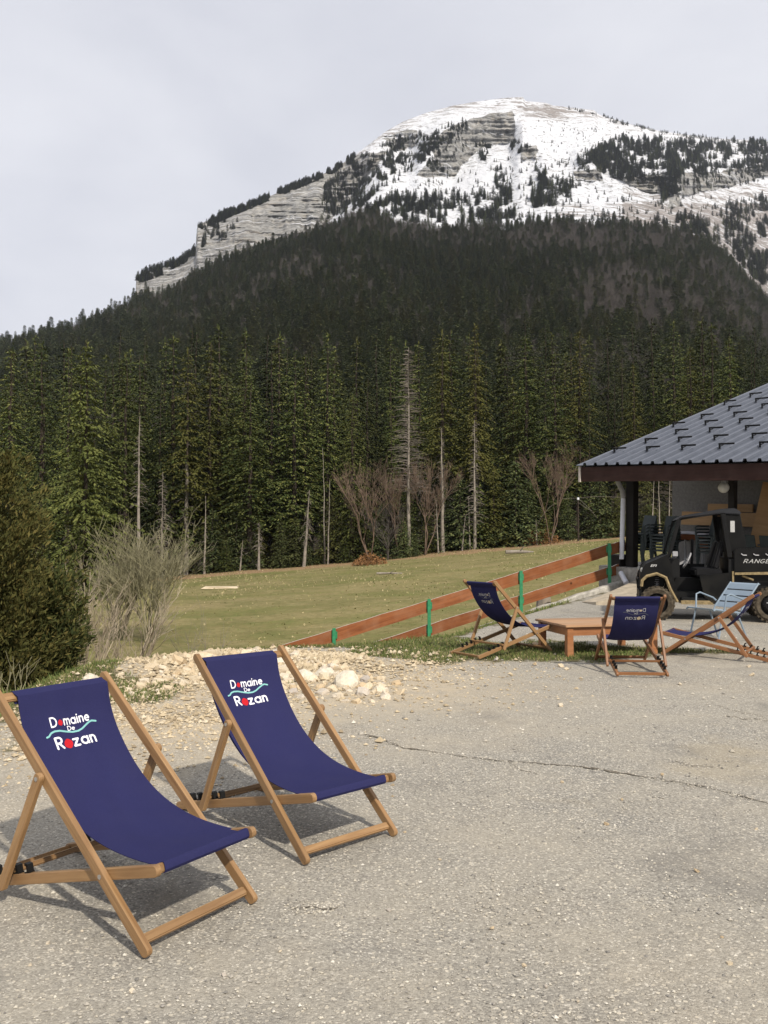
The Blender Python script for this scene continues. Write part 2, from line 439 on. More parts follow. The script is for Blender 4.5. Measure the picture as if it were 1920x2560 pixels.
def m_lot():
    b = NB('gravelly_asphalt'); c = b.co()
    fine = b.vor(c, 130); mid = b.vor(c, 55); tiny = b.noise(c, 420, 3, 0.6)
    mott = b.noise(c, 1.3, 5, 0.6); mott2 = b.noise(c, 6, 4, 0.6)
    # aggregate: each small cell has its own grey
    sep = b.n('ShaderNodeSeparateColor'); b.l(fine.outputs['Color'], sep.inputs[0])
    agg = b.ramp(sep.outputs[0], [(0.0, (0.155, 0.145, 0.13)), (0.35, (0.25, 0.236, 0.208)), (0.75, (0.33, 0.31, 0.268)), (0.93, (0.43, 0.40, 0.34)), (1.0, (0.66, 0.62, 0.54))])
    sep2 = b.n('ShaderNodeSeparateColor'); b.l(mid.outputs['Color'], sep2.inputs[0])
    st = b.math('MULTIPLY', b.ramp(sep2.outputs[0], [(0.74, (0, 0, 0)), (0.76, (1, 1, 1))]), b.ramp(mid.outputs['Distance'], [(0.38, (1, 1, 1)), (0.48, (0, 0, 0))]))
    stc = b.ramp(sep2.outputs[1], [(0.0, (0.16, 0.15, 0.14)), (0.4, (0.40, 0.365, 0.30)), (1.0, (0.66, 0.60, 0.49))])
    agg = b.mix(st, agg, stc)
    dustc = b.ramp(tiny, [(0.3, (0.35, 0.315, 0.25)), (0.7, (0.46, 0.415, 0.335))])
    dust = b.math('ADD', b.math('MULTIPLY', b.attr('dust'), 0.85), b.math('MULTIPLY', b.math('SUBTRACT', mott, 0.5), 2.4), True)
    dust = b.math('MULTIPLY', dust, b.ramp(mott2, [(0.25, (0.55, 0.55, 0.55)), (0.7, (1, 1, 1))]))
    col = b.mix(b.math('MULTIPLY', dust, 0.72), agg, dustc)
    stn = b.ramp(b.noise(c, 0.8, 6, 0.65, 1.0), [(0.56, (0, 0, 0)), (0.66, (1, 1, 1))])
    col = b.mix(b.math('MULTIPLY', stn, 0.42), col, (0.15, 0.142, 0.13))
    tan = b.ramp(b.noise(c, 0.55, 5, 0.6, 0.6), [(0.58, (0, 0, 0)), (0.72, (1, 1, 1))])
    col = b.mix(b.math('MULTIPLY', tan, 0.5), col, (0.37, 0.31, 0.21))
    # limestone dust round the rubble
    lime = b.ramp(tiny, [(0.3, (0.38, 0.315, 0.225)), (0.7, (0.55, 0.47, 0.345))])
    col = b.mix(b.math('MULTIPLY', b.attr('lime'), b.ramp(mott2, [(0.3, (0.35, 0.35, 0.35)), (0.65, (1, 1, 1))])), col, lime)
    # earth and moss where grass gets a hold
    soil = b.ramp(b.noise(c, 30, 5), [(0.3, (0.07, 0.068, 0.03)), (0.7, (0.17, 0.145, 0.08))])
    gm = b.ramp(b.math('ADD', b.attr('grassy'), b.math('MULTIPLY', b.math('SUBTRACT', mott2, 0.5), 0.9)), [(0.42, (0, 0, 0)), (0.6, (1, 1, 1))])
    col = b.mix(gm, col, soil)
    h = b.math('ADD', b.math('MULTIPLY', fine.outputs['Distance'], -0.8), b.math('ADD', b.math('MULTIPLY', st, 0.9), b.math('MULTIPLY', tiny, 0.6)))
    b.bump(h, 0.55, 0.006)
    return b.set(col, 0.92, 0.12)
M['lot'] = m_lot()

def m_meadow():
    b = NB('early_spring_meadow'); c = b.co()
    p = b.noise(c, 0.09, 6, 0.62, 0.6); q = b.noise(c, 0.45, 5, 0.6); f = b.noise(c, 6, 5, 0.7)
    cs = b.co((0.25, 1.0, 1.0)); st = b.noise(cs, 0.35, 5, 0.6)
    col = b.ramp(p, [(0.34, (0.16, 0.18, 0.06)), (0.46, (0.225, 0.215, 0.085)), (0.54, (0.30, 0.26, 0.125)), (0.66, (0.36, 0.285, 0.155))])
    col = b.mix(b.math('MULTIPLY', b.ramp(q, [(0.35, (0, 0, 0)), (0.7, (1, 1, 1))]), 0.35), col, (0.15, 0.175, 0.055))
    col = b.mix(b.math('MULTIPLY', b.ramp(st, [(0.5, (0, 0, 0)), (0.58, (1, 1, 1))]), 0.6), col, (0.36, 0.29, 0.155))
    q2 = b.noise(c, 0.22, 7, 0.72, 1.0)
    col = b.mix(b.math('MULTIPLY', b.ramp(q2, [(0.5, (0, 0, 0)), (0.58, (1, 1, 1))]), 0.55), col, (0.13, 0.145, 0.05))
    g2 = b.noise(c, 1.7, 6, 0.7)
    col = b.mix(b.math('MULTIPLY', b.ramp(g2, [(0.38, (0, 0, 0)), (0.62, (1, 1, 1))]), 0.55), col, (0.235, 0.185, 0.085))
    g3 = b.noise(c, 3.6, 6, 0.75)
    col = b.mix(b.math('MULTIPLY', b.ramp(g3, [(0.45, (0, 0, 0)), (0.66, (1, 1, 1))]), 0.5), col, (0.085, 0.095, 0.032))
    col = b.mix(b.math('MULTIPLY', f, 0.45), col, (0.11, 0.105, 0.04))
    lit = b.ramp(f, [(0.3, (0.17, 0.11, 0.06)), (0.7, (0.40, 0.28, 0.16))])
    lm = b.ramp(b.math('ADD', b.attr('litter'), b.math('MULTIPLY', b.math('SUBTRACT', q, 0.5), 0.8)), [(0.4, (0, 0, 0)), (0.6, (1, 1, 1))])
    col = b.mix(lm, col, lit)
    bare = b.ramp(f, [(0.3, (0.20, 0.14, 0.075)), (0.7, (0.36, 0.28, 0.16))])
    bm_ = b.ramp(b.math('ADD', b.attr('bare'), b.math('MULTIPLY', b.math('SUBTRACT', q, 0.5), 0.9)), [(0.4, (0, 0, 0)), (0.65, (1, 1, 1))])
    col = b.mix(bm_, col, bare)
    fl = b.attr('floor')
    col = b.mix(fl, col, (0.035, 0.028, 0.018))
    b.bump(b.math('ADD', f, b.noise(c, 22, 3)), 0.6, 0.08)
    return b.set(col, 0.95, 0.05)
M['meadow'] = m_meadow()

def m_mountain():
    b = NB('snow_rock_and_forest_floor'); c = b.co()
    geo = b.n('ShaderNodeNewGeometry')
    big = b.noise(c, 0.012, 6, 0.65); med = b.noise(c, 0.05, 6, 0.7); fin = b.noise(c, 0.22, 5, 0.7)
    cz = b.co((0.011, 0.011, 0.085)); lay = b.noise(cz, 1.0, 8, 0.66, 0.35)
    cz2 = b.co((0.05, 0.05, 0.02)); ver = b.noise(cz2, 1.0, 5, 0.65, 0.6)
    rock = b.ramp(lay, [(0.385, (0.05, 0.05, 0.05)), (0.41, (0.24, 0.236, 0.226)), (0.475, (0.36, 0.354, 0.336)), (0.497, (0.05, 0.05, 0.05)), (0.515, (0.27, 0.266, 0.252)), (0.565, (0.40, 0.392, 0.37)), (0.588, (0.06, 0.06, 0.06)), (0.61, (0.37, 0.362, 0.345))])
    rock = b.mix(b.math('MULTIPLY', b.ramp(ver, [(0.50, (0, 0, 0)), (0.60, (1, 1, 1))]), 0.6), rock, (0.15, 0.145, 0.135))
    rock = b.mix(b.math('MULTIPLY', b.ramp(med, [(0.5, (0, 0, 0)), (0.7, (1, 1, 1))]), 0.3), rock, (0.50, 0.42, 0.31))
    scree = b.ramp(fin, [(0.3, (0.20, 0.18, 0.17)), (0.7, (0.34, 0.31, 0.29))])
    snow = b.ramp(fin, [(0.3, (0.60, 0.615, 0.65)), (0.7, (0.70, 0.71, 0.735))])
    # bare streaks through the snow, lying along the strata
    cs = b.co((0.022, 0.022, 0.075)); s1 = b.noise(cs, 1.0, 9, 0.78, 1.6)
    bare = b.ramp(b.math('ADD', b.math('MULTIPLY', b.attr('bare'), 0.24), b.math('SUBTRACT', s1, 0.5)), [(0.15, (0, 0, 0)), (0.20, (1, 1, 1))])
    col = b.mix(bare, snow, scree)
    spk = b.noise(b.co((0.10, 0.10, 0.22)), 1.0, 6, 0.75)
    spm = b.ramp(b.math('ADD', spk, b.math('MULTIPLY', big, 0.25)), [(0.70, (0, 0, 0)), (0.735, (1, 1, 1))])
    col = b.mix(spm, col, (0.12, 0.115, 0.10))
    led = b.ramp(b.noise(b.co((0.010, 0.010, 0.26)), 1.0, 6, 0.7, 0.3), [(0.585, (0, 0, 0)), (0.61, (1, 1, 1))])   # snow lying on ledges
    rock = b.mix(led, rock, (0.64, 0.65, 0.68))
    rk = b.ramp(b.math('ADD', b.attr('rock'), b.math('MULTIPLY', b.math('SUBTRACT', med, 0.5), 0.9)), [(0.45, (0, 0, 0)), (0.55, (1, 1, 1))])
    col = b.mix(rk, col, rock)
    floor = b.ramp(med, [(0.3, (0.028, 0.024, 0.018)), (0.7, (0.06, 0.045, 0.036))])
    fl = b.ramp(b.math('ADD', b.attr('forest'), b.math('MULTIPLY', b.math('SUBTRACT', big, 0.5), 0.5)), [(0.45, (0, 0, 0)), (0.55, (1, 1, 1))])
    col = b.mix(fl, col, floor)
    b.bump(b.math('ADD', b.math('MULTIPLY', lay, 1.2), b.math('ADD', ver, b.math('MULTIPLY', fin, 0.4))), 0.9, 6.0)
    return b.set(col, 0.9, 0.05)
M['mountain'] = m_mountain()

# ------------------------------------------------------------------ terrain
CREST = [(-60, -14), (-14, 0.5), (-7, 4.2), (-4.6, 6.2), (-3.5, 7.95), (-3.2, 8.8), (-2.9, 10.2), (-1.9, 11.2), (-0.3, 11.7), (1.05, 12.7), (5.25, 21.1), (8.0, 26.5), (30, 60)]
LOTPOLY = CREST + [(60, 60), (60, -60), (-60, -60)]

def crest_d(X, Y):
    d = dpoly(X, Y, CREST)
    return np.where(inpoly(X, Y, LOTPOLY), -d, d)

def meadow_z(X, Y):
    z = -2.6 + 0.0115 * np.maximum(0, Y - 15) + 0.0011 * (X + 17) * np.maximum(0, Y)
    z = np.clip(z, -4.5, 30)
    return z + 0.9 * fbm(X * 0.06, Y * 0.06, 3, 4) * np.clip((Y - 12) / 20, 0, 1)

def zg(X, Y):
    X = np.asarray(X, float); Y = np.asarray(Y, float)
    d = crest_d(X, Y)
    lot = 0.014 * np.clip(Y - 3, 0, 30)
    # the heap of quarry stone and the little bank left of it
    lot = lot + 0.07 * np.exp(-(((X + 1.55) / 0.9) ** 2 + ((Y - 10.25) / 0.6) ** 2)) + 0.05 * np.exp(-(((X + 0.55) / 0.55) ** 2 + ((Y - 9.9) / 0.5) ** 2))
    lot = lot + 0.10 * np.exp(-(((X + 3.0) / 0.7) ** 2 + ((Y - 9.3) / 0.7) ** 2))
    fall = 0.345 * np.maximum(0, d) ** 1.0
    bank = lot - fall
    m = meadow_z(X, Y)
    k = 0.35
    h = np.clip(0.5 + 0.5 * (bank - m) / k, 0, 1)
    z = m * (1 - h) + bank * h + k * h * (1 - h)
    z = np.where(d < 0.0, lot, np.where(d > 40, np.minimum(z, m + 0.01), z))
    return z

def zg1(x, y): return float(zg(np.array([x]), np.array([y]))[0])

def ground_hit(px, py, y0=2.0, y1=110.0):
    """first meeting of the sight line with the ground"""
    a, b = ray(px, py)
    Y = np.geomspace(y0, y1, 900)
    dz = HCAM + b * Y - zg(a * Y, Y)
    i = np.argmax(dz < 0)
    if dz[i] >= 0: return Vector((a * y1, y1, zg1(a * y1, y1)))
    t = dz[i - 1] / (dz[i - 1] - dz[i]) if i else 0
    y = Y[i - 1] + (Y[i] - Y[i - 1]) * t if i else Y[0]
    return Vector((a * y, y, zg1(a * y, y)))

def grid(xs, ys):
    X, Y = np.meshgrid(xs, ys)
    nx, ny = len(xs), len(ys)
    i = np.arange(nx * ny).reshape(ny, nx)
    Fq = np.stack([i[:-1, :-1], i[:-1, 1:], i[1:, 1:], i[1:, :-1]], -1).reshape(-1, 4)
    return X.ravel(), Y.ravel(), Fq

def sheet(name, xs, ys, keep, zoff, mat, attrs):
    X, Y, Fq = grid(xs, ys)
    d = crest_d(X, Y)
    ok = keep(d[Fq], Y[Fq]).any(1)
    Fq = Fq[ok]
    used = np.unique(Fq); re = np.full(len(X), -1); re[used] = np.arange(len(used))
    X, Y, d = X[used], Y[used], d[used]
    Z = zg(X, Y) + zoff(X, Y, d)
    me = np_mesh(name, np.stack([X, Y, Z], 1), re[Fq], mat, True, attrs(X, Y, d))
    return obj(name, me)

def lot_attr(X, Y, d):
    dust = 0.55 + 0.9 * fbm(X * 0.55, Y * 0.55, 21, 4)
    # the older, cleaner grey surface behind the front two chairs and along the far side
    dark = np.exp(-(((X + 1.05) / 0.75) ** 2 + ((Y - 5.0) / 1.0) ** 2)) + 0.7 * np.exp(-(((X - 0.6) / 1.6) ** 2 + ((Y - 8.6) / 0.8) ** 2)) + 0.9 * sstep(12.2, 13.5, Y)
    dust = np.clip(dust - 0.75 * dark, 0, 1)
    lime = 1.2 * np.exp(-(((X + 1.3) / 2.0) ** 2 + ((Y - 9.2) / 1.7) ** 2) * 0.9) + 1.1 * np.exp(-(((X + 1.9) / 1.1) ** 2 + ((Y - 7.2) / 1.7) ** 2)) + 0.55 * np.exp(-(((X - 0.2) / 1.3) ** 2 + ((Y - 8.3) / 0.9) ** 2))
    lime = lime + 0.35 * np.exp(-(((X - 2.8) / 0.5) ** 2 + ((Y - 8.6) / 0.35) ** 2)) + 0.6 * fbm(X * 1.1, Y * 1.1, 31, 4)
    return dict(dust=dust, lime=np.clip(lime, 0, 1), grassy=grass_mask(X, Y))

def grass_mask(X, Y):
    g = 1.0 * np.exp(-((X - 1.1) / 1.6) ** 2 - ((Y - 11.4) / 1.25) ** 2)               # round the left chair and the table
    g = g + 0.75 * np.exp(-((X - 2.6) / 1.0) ** 2 - ((Y - 11.0) / 0.75) ** 2)
    g = g + 0.8 * np.exp(-((X - 0.3) / 0.8) ** 2 - ((Y - 10.9) / 0.55) ** 2)
    g = g + 0.9 * np.exp(-((X + 3.75) / 0.8) ** 4 - ((Y - 8.2) / 1.5) ** 4)             # along the left edge
    g = g + 0.6 * np.exp(-((X + 2.9) / 0.5) ** 2 - ((Y - 9.4) / 0.7) ** 2)
    g = g + 0.85 * np.exp(-((X + 2.3) / 0.8) ** 2 - ((Y - 8.3) / 0.6) ** 2) + 0.6 * np.exp(-((X + 1.2) / 0.5) ** 2 - ((Y - 8.9) / 0.4) ** 2) + 0.45 * np.exp(-((X + 2.6) / 0.5) ** 2 - ((Y - 6.4) / 0.8) ** 2)
    g = g + 0.5 * np.exp(-((X - 4.3) / 0.6) ** 2 - ((Y - 11.0) / 0.3) ** 2)
    g = g * (0.55 + 0.9 * vn(X * 1.1, Y * 1.6, 43)) + 0.75 * fbm(X * 1.9, Y * 1.9, 41, 4)
    d = crest_d(X, Y)
    g = g + 0.9 * sstep(-0.5, 0.4, d)
    return np.clip(g, 0, 1) * (1 - 0.9 * np.exp(-(((X + 1.45) / 0.9) ** 2 + ((Y - 10.0) / 0.6) ** 2)))

def ar(a, b, s): return np.arange(a, b, s)
lx = np.concatenate([ar(-40, -7, 1.5), ar(-7, 8, 0.05), ar(8, 41, 1.5)])
ly = np.concatenate([ar(-30, 1.0, 1.0), ar(1.0, 13, 0.05), ar(13, 27, 0.18), ar(27, 50, 2)])
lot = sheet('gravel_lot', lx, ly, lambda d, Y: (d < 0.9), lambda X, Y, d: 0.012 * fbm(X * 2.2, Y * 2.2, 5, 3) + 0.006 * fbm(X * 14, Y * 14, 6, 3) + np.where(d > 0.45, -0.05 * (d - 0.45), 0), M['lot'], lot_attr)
tag(lot, 'pale gravelly asphalt yard with a long crack across it', None, None, 'structure')

FOREST_Y = 86.0
def edge_y(X): return FOREST_Y + 0.10 * X + 2.2 * fbm(np.asarray(X) * 0.12, np.asarray(X) * 0 + 2, 9, 3) * 2
def mead_attr(X, Y, d):
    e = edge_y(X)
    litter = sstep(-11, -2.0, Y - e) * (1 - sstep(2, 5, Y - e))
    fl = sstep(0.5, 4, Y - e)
    bare = 0.75 * np.exp(-((d - 1.6) / 1.3) ** 2) * (X < 4) + 0.45 * np.exp(-((Y - 17) / 5.0) ** 2) * (np.abs(X) < 6)
    return dict(litter=litter, floor=fl, bare=bare)
mx_ = np.concatenate([ar(-140, -16, 2.5), ar(-16, 10, 0.22), ar(10, 150, 2.0)])
my_ = np.concatenate([ar(-40, 5, 2.0), ar(5, 26, 0.2), ar(26, 190, 0.8)])
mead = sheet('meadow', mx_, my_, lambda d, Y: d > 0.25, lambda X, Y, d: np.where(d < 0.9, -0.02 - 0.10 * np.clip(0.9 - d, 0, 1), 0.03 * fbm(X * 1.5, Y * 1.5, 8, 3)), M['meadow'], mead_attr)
tag(mead, 'sloping green and straw meadow below the yard', None, None, 'structure')

# ------------------------------------------------------------------ mountain (profile lines read off the photo, at their true distances)
K = 1920 / 1659.0
SKY = np.array([(-300, 870), (-120, 790), (0, 757), (60, 735), (100, 727), (150, 716), (220, 692), (285, 666), (288.5, 660), (289.5, 596), (300, 592), (330, 582), (400, 553), (420, 536), (421, 486), (450, 474), (500, 454), (560, 432), (620, 407), (680, 382), (720, 366), (760, 338), (800, 309), (830, 286), (870, 263), (920, 244), (980, 228), (1040, 218), (1100, 211), (1134, 209), (1140, 218), (1185, 222), (1200, 228), (1290, 238), (1300, 247), (1360, 266), (1430, 282), (1500, 292), (1560, 299), (1659, 304), (1900, 330)], float)
FTOP = np.array([(-300, 890), (-120, 810), (0, 768), (100, 738), (220, 704), (289, 668), (380, 632), (430, 594), (520, 556), (620, 528), (700, 500), (760, 478), (800, 468), (860, 492), (900, 502), (980, 508), (1040, 500), (1100, 500), (1200, 492), (1280, 500), (1340, 497), (1440, 505), (1540, 535), (1580, 570), (1659, 650), (1900, 800)], float)
def fsky(x): return np.interp(x, SKY[:, 0], SKY[:, 1])
def fft(x): return np.maximum(np.interp(x, FTOP[:, 0], FTOP[:, 1]), fsky(x) + 6)

P_C1 = [(285, 580), (300, 574), (420, 518), (420, 470), (450, 462), (560, 420), (680, 372), (760, 342), (800, 330), (835, 330), (800, 375), (750, 440), (700, 485), (620, 520), (520, 556), (430, 594), (380, 635), (289, 672)]
P_C2 = [(925, 312), (960, 282), (1000, 262), (1060, 246), (1112, 240), (1116, 306), (1080, 312), (1040, 322), (1005, 352), (985, 382), (940, 386), (900, 378), (940, 340)]
P_C7 = [(800, 318), (870, 272), (960, 240), (1040, 226), (1120, 218), (1125, 232), (1040, 246), (950, 262), (880, 290), (850, 330)]
P_C2B = [(830, 296), (880, 280), (905, 284), (900, 318), (850, 325)]
P_C3 = [(1128, 316), (1162, 314), (1166, 342), (1130, 344)]
P_C4 = [(1447, 422), (1470, 415), (1484, 445), (1452, 450)]
P_C5 = [(1330, 385), (1440, 375), (1560, 372), (1700, 345), (1700, 372), (1580, 405), (1480, 425), (1400, 412)]
P_C6 = [(1240, 372), (1300, 365), (1310, 392), (1250, 396)]
def pmask(x, y, polys, jit=6.0):
    jx = x + jit * 2 * fbm(x / 18, y / 18, 51, 3); jy = y + jit * 2 * fbm(x / 18, y / 18, 57, 3)
    m = np.zeros(x.shape, bool)
    for p in polys: m |= inpoly(jx, jy, p)
    return m

nX = 900
pxs = np.linspace(-260, 1880, nX)                     # 1659-wide photo columns
tA = np.linspace(0, 1, 70); tB = np.linspace(0, 1, 150)[1:]; tC = np.array([0.25, 0.6, 1.0])
GX = np.zeros((len(tA) + len(tB) + len(tC), nX)); GY = GX.copy(); GZ = GX.copy(); AR = GX.copy(); AF = GX.copy(); AB = GX.copy(); PY = GX.copy()
ax_, _ = ray(pxs * K, 1280)
ys_, yf_ = fsky(pxs), fft(pxs)
slf = np.array([ray(CX, y * K)[1] for y in yf_]); sls = np.array([ray(CX, y * K)[1] for y in ys_])
Yf = 850 + 0 * pxs - 60 * sstep(300, -200, pxs) + 60 * sstep(1500, 1700, pxs)
Yr = np.interp(pxs, [-300, 289, 420, 760, 1000, 1300, 1900], [900, 1020, 1120, 1300, 1480, 1560, 1650])
Zf = HCAM + slf * Yf
Y0 = 150.0
Z0 = meadow_z(ax_ * Y0, np.full(nX, Y0)) - 3.0
for i, t in enumerate(tA):
    Yy = Y0 + (Yf - Y0) * t
    zz = Z0 + (Zf - Z0) * (0.35 * t + 0.65 * t ** 1.35)
    zz = zz + 26 * fbm(ax_ * Yy / 130, Yy / 130, 61, 4) * t * (1 - t) * 3
    GX[i], GY[i], GZ[i] = ax_ * Yy, Yy, zz
    AF[i] = 1.0
o = len(tA)
yy = yf_[None, :] + (ys_ - yf_)[None, :] * tB[:, None]
xx = np.repeat(pxs[None, :], len(tB), 0)
rk = pmask(xx, yy, [P_C1, P_C2, P_C2B, P_C3, P_C4, P_C5, P_C6])
wgt = np.where(rk, 0.12, 1.0) * (0.6 + 0.8 * vn(xx / 40, yy / 7, 71))
cum = np.cumsum(wgt, 0); cum = cum / cum[-1:]
sl = slf[None, :] + (sls - slf)[None, :] * tB[:, None]
Yb = Yf[None, :] + (Yr - Yf)[None, :] * cum
kx = np.arange(-14, 15); kw = np.exp(-(kx / 7.0) ** 2); kw /= kw.sum()
Yb = np.stack([np.convolve(np.pad(r_, 14, mode='edge'), kw, mode='valid') for r_ in Yb])
rel = 14 * fbm(xx / 22, yy / 22, 81, 5) + 5 * fbm(xx / 5, yy / 5, 83, 3) + np.where(rk, 26 * fbm(xx / 14, yy / 60, 85, 4) + 20 * fbm(xx / 60, yy / 5, 86, 3), 0)
edge = np.sin(np.pi * tB)[:, None] ** 0.6
Yb = Yb + rel * edge * 1.6
GY[o:o + len(tB)] = Yb; GX[o:o + len(tB)] = ax_[None, :] * Yb; GZ[o:o + len(tB)] = HCAM + sl * Yb
rkf = np.where(rk, 1.0, np.where(pmask(xx, yy, [P_C7]), 0.36, 0.0))
for _ in range(2):
    rkf[1:-1, 1:-1] = (rkf[1:-1, 1:-1] * 2 + rkf[:-2, 1:-1] + rkf[2:, 1:-1] + rkf[1:-1, :-2] + rkf[1:-1, 2:]) / 6
AR[o:o + len(tB)] = rkf
AF[o:o + len(tB)] = sstep(12, -6, yf_[None, :] - yy) * 1.0
bare = 0.28 + 0.30 * np.exp(-((yy - ys_[None, :]) / 26.0) ** 2) * (xx > 760) + 0.55 * np.exp(-(((xx - 1190) / 75) ** 2 + ((yy - 245) / 20) ** 2)) - 0.25 * np.exp(-(((xx - 950) / 160) ** 2 + ((yy - 400) / 45) ** 2)) - 0.2 * np.exp(-(((xx - 1250) / 200) ** 2 + ((yy - 300) / 30) ** 2))
bare = bare + 0.35 * (xx > 1350) * (yy > 395) + 0.35 * ((xx > 1180) & (yy > 440))
AB[o:o + len(tB)] = bare
o2 = o + len(tB)
for i, t in enumerate(tC):
    Yy = Yr + 500 * t
    GX[o2 + i], GY[o2 + i] = ax_ * Yy, Yy
    GZ[o2 + i] = HCAM + sls * Yr - 260 * t - 20 * t
    AB[o2 + i] = 0.4
AF[o2:] = np.where(pxs < 287, 1.0, 0.0)[None, :]
nR = GX.shape[0]
idx = np.arange(nR * nX).reshape(nR, nX)
Fq = np.stack([idx[:-1, :-1], idx[:-1, 1:], idx[1:, 1:], idx[1:, :-1]], -1).reshape(-1, 4)
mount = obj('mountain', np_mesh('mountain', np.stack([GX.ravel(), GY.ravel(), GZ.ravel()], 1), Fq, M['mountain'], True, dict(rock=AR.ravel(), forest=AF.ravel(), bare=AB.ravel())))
tag(mount, 'snow covered limestone mountain with a cliff edge and a forested foot', None, None, 'structure')

# ------------------------------------------------------------------ trees
def cards(P, D, Lh, Wd, rg, droop=0.25, tilt=0.9):
    """needle sprays: slim kites from points P along directions D"""
    n = len(P)
    Dn = D / np.maximum(np.linalg.norm(D, axis=1, keepdims=True), 1e-6)
    up = np.tile([0, 0, 1.0], (n, 1)) + rg.normal(0, tilt, (n, 3))
    S = np.cross(Dn, up); S /= np.maximum(np.linalg.norm(S, axis=1, keepdims=True), 1e-6)
    tip = P + Dn * Lh[:, None]; tip[:, 2] -= droop * Lh
    mid = P + Dn * (Lh * 0.42)[:, None]; mid[:, 2] -= droop * 0.25 * Lh
    V = np.stack([P, mid + S * Wd[:, None], tip, mid - S * Wd[:, None]], 1).reshape(-1, 3)
    Fq = np.arange(4 * n).reshape(n, 4)
    return V, Fq

def spruce_mesh(seed, h=20.0, r=2.9, bare=0.06, dens=1.0, mat=None, whorl=0.60, shape=0.85, dr=0.5, clump=0.38, fine=1.25):
    rg = np.random.default_rng(seed)
    P = []; D = []; Lh = []; Wd = []
    z = h * bare + 0.2
    lop = rg.uniform(0, 6.28)
    while z < h - 0.2:
        f = (z - h * bare) / (h * (1 - bare))
        rr = r * (1 - f) ** shape * (0.55 + 0.45 * min(1, f / 0.12)) + 0.16
        rr *= rg.uniform(0.82, 1.15)
        nb = max(4, int((3.6 + 3.8 * (rr / r)) * dens))
        ph = rg.uniform(0, 6.28)
        for k in range(nb):
            a = ph + 6.283 * k / nb + rg.normal(0, 0.28)
            l = rr * rg.uniform(0.62, 1.12) * (1 + 0.15 * math.cos(a - lop))
            if rg.random() < 0.12: l *= 0.4
            ca, sa = math.cos(a), math.sin(a)
            zb = z + rg.normal(0, 0.10)
            rise = rg.uniform(0.0, 0.18) + 0.55 * max(0, f - 0.70)
            nc = max(3, int(l / (0.20 / fine)))
            for j in range(nc + 1):
                q = (j + rg.uniform(0.2, 0.9)) / (nc + 1)
                if q < 0.06: continue
                dd = q * l
                zz = zb + dd * rise - dr * q * q * l + 0.10 * dr * l * max(0, q - 0.8) * 5
                for sgn in ((-1, 1) if q < 0.9 else (0,)):
                    da = a + sgn * rg.uniform(0.45, 1.1)
                    off = sgn * rg.uniform(0.0, 0.12)
                    P.append((dd * ca - off * sa, dd * sa + off * ca, zz + rg.normal(0, 0.03))); D.append((math.cos(da), math.sin(da), rg.uniform(-0.55, 0.10)))
                    s_ = clump * rg.uniform(0.6, 1.3) * (0.6 + 0.4 * (1 - f)) * (1.15 - 0.45 * q)
                    Lh.append(s_); Wd.append(s_ * rg.uniform(0.16, 0.26))
        z += whorl * rg.uniform(0.75, 1.25) * (0.65 + 0.35 * (1 - f))
    for k in range(8):
        P.append((0, 0, h - 0.75 + 0.09 * k)); D.append((rg.normal(0, .3), rg.normal(0, .3), 1)); Lh.append(0.5); Wd.append(0.06)
    V, Fq = cards(np.array(P, float), np.array(D, float), np.array(Lh), np.array(Wd), rg, 0.28, 0.5)
    return np_mesh('crown', V, Fq, mat)

def trunk_mesh(h, r0, mat, seed=0, lean=0.0, n=7, twigs=0, t0=0.1, t1=0.9, tl=1.2, twmat=None, droop=0.3, up=0.0, bare_top=False):
    """tapered trunk, optionally with whorls of dead branches"""
    rg = random.Random(seed); b = MB()
    pts = []; rs = []
    for i in range(9):
        t = i / 8
        pts.append((lean * t + 0.04 * h / 20 * rg.gauss(0, 1), 0.04 * h / 20 * rg.gauss(0, 1), h * t)); rs.append(max(0.02, r0 * (1 - 0.92 * t)))
    if twmat is not None and mat is not twmat and bare_top:
        b.tube(pts[:5], rs[:5], n); b.tube(pts[4:], rs[4:], n, 2, False)
    else: b.tube(pts, rs, n)
    for k in range(twigs):
        t = t0 + (t1 - t0) * (k + rg.random()) / twigs
        l = tl * (1 - 0.75 * (t - t0) / max(1e-3, (t1 - t0))) * rg.uniform(0.5, 1.15)
        a = rg.uniform(0, 6.28); z = h * t; x0 = lean * t
        p1 = (x0 + l * .5 * math.cos(a), l * .5 * math.sin(a), z + l * (up * .5 + 0.02))
        p2 = (x0 + l * math.cos(a), l * math.sin(a), z - droop * l + up * l)
        b.tube([(x0, 0, z), p1, p2], [0.035, 0.024, 0.008], 3, 1, False)
        for q in range(3):
            aa = a + rg.choice((-1, 1)) * rg.uniform(0.5, 1.1); s = l * rg.uniform(0.18, 0.4); u = rg.uniform(0.35, 0.9)
            c = Vector(p1).lerp(Vector(p2), max(0, (u - .5) * 2)) if u > .5 else Vector((x0, 0, z)).lerp(Vector(p1), u * 2)
            b.tube([c, c + Vector((s * math.cos(aa), s * math.sin(aa), -0.25 * s + up * s))], [0.014, 0.006], 3, 1, False)
    return b.mesh('trunk', [mat, twmat or mat, M['bark']])

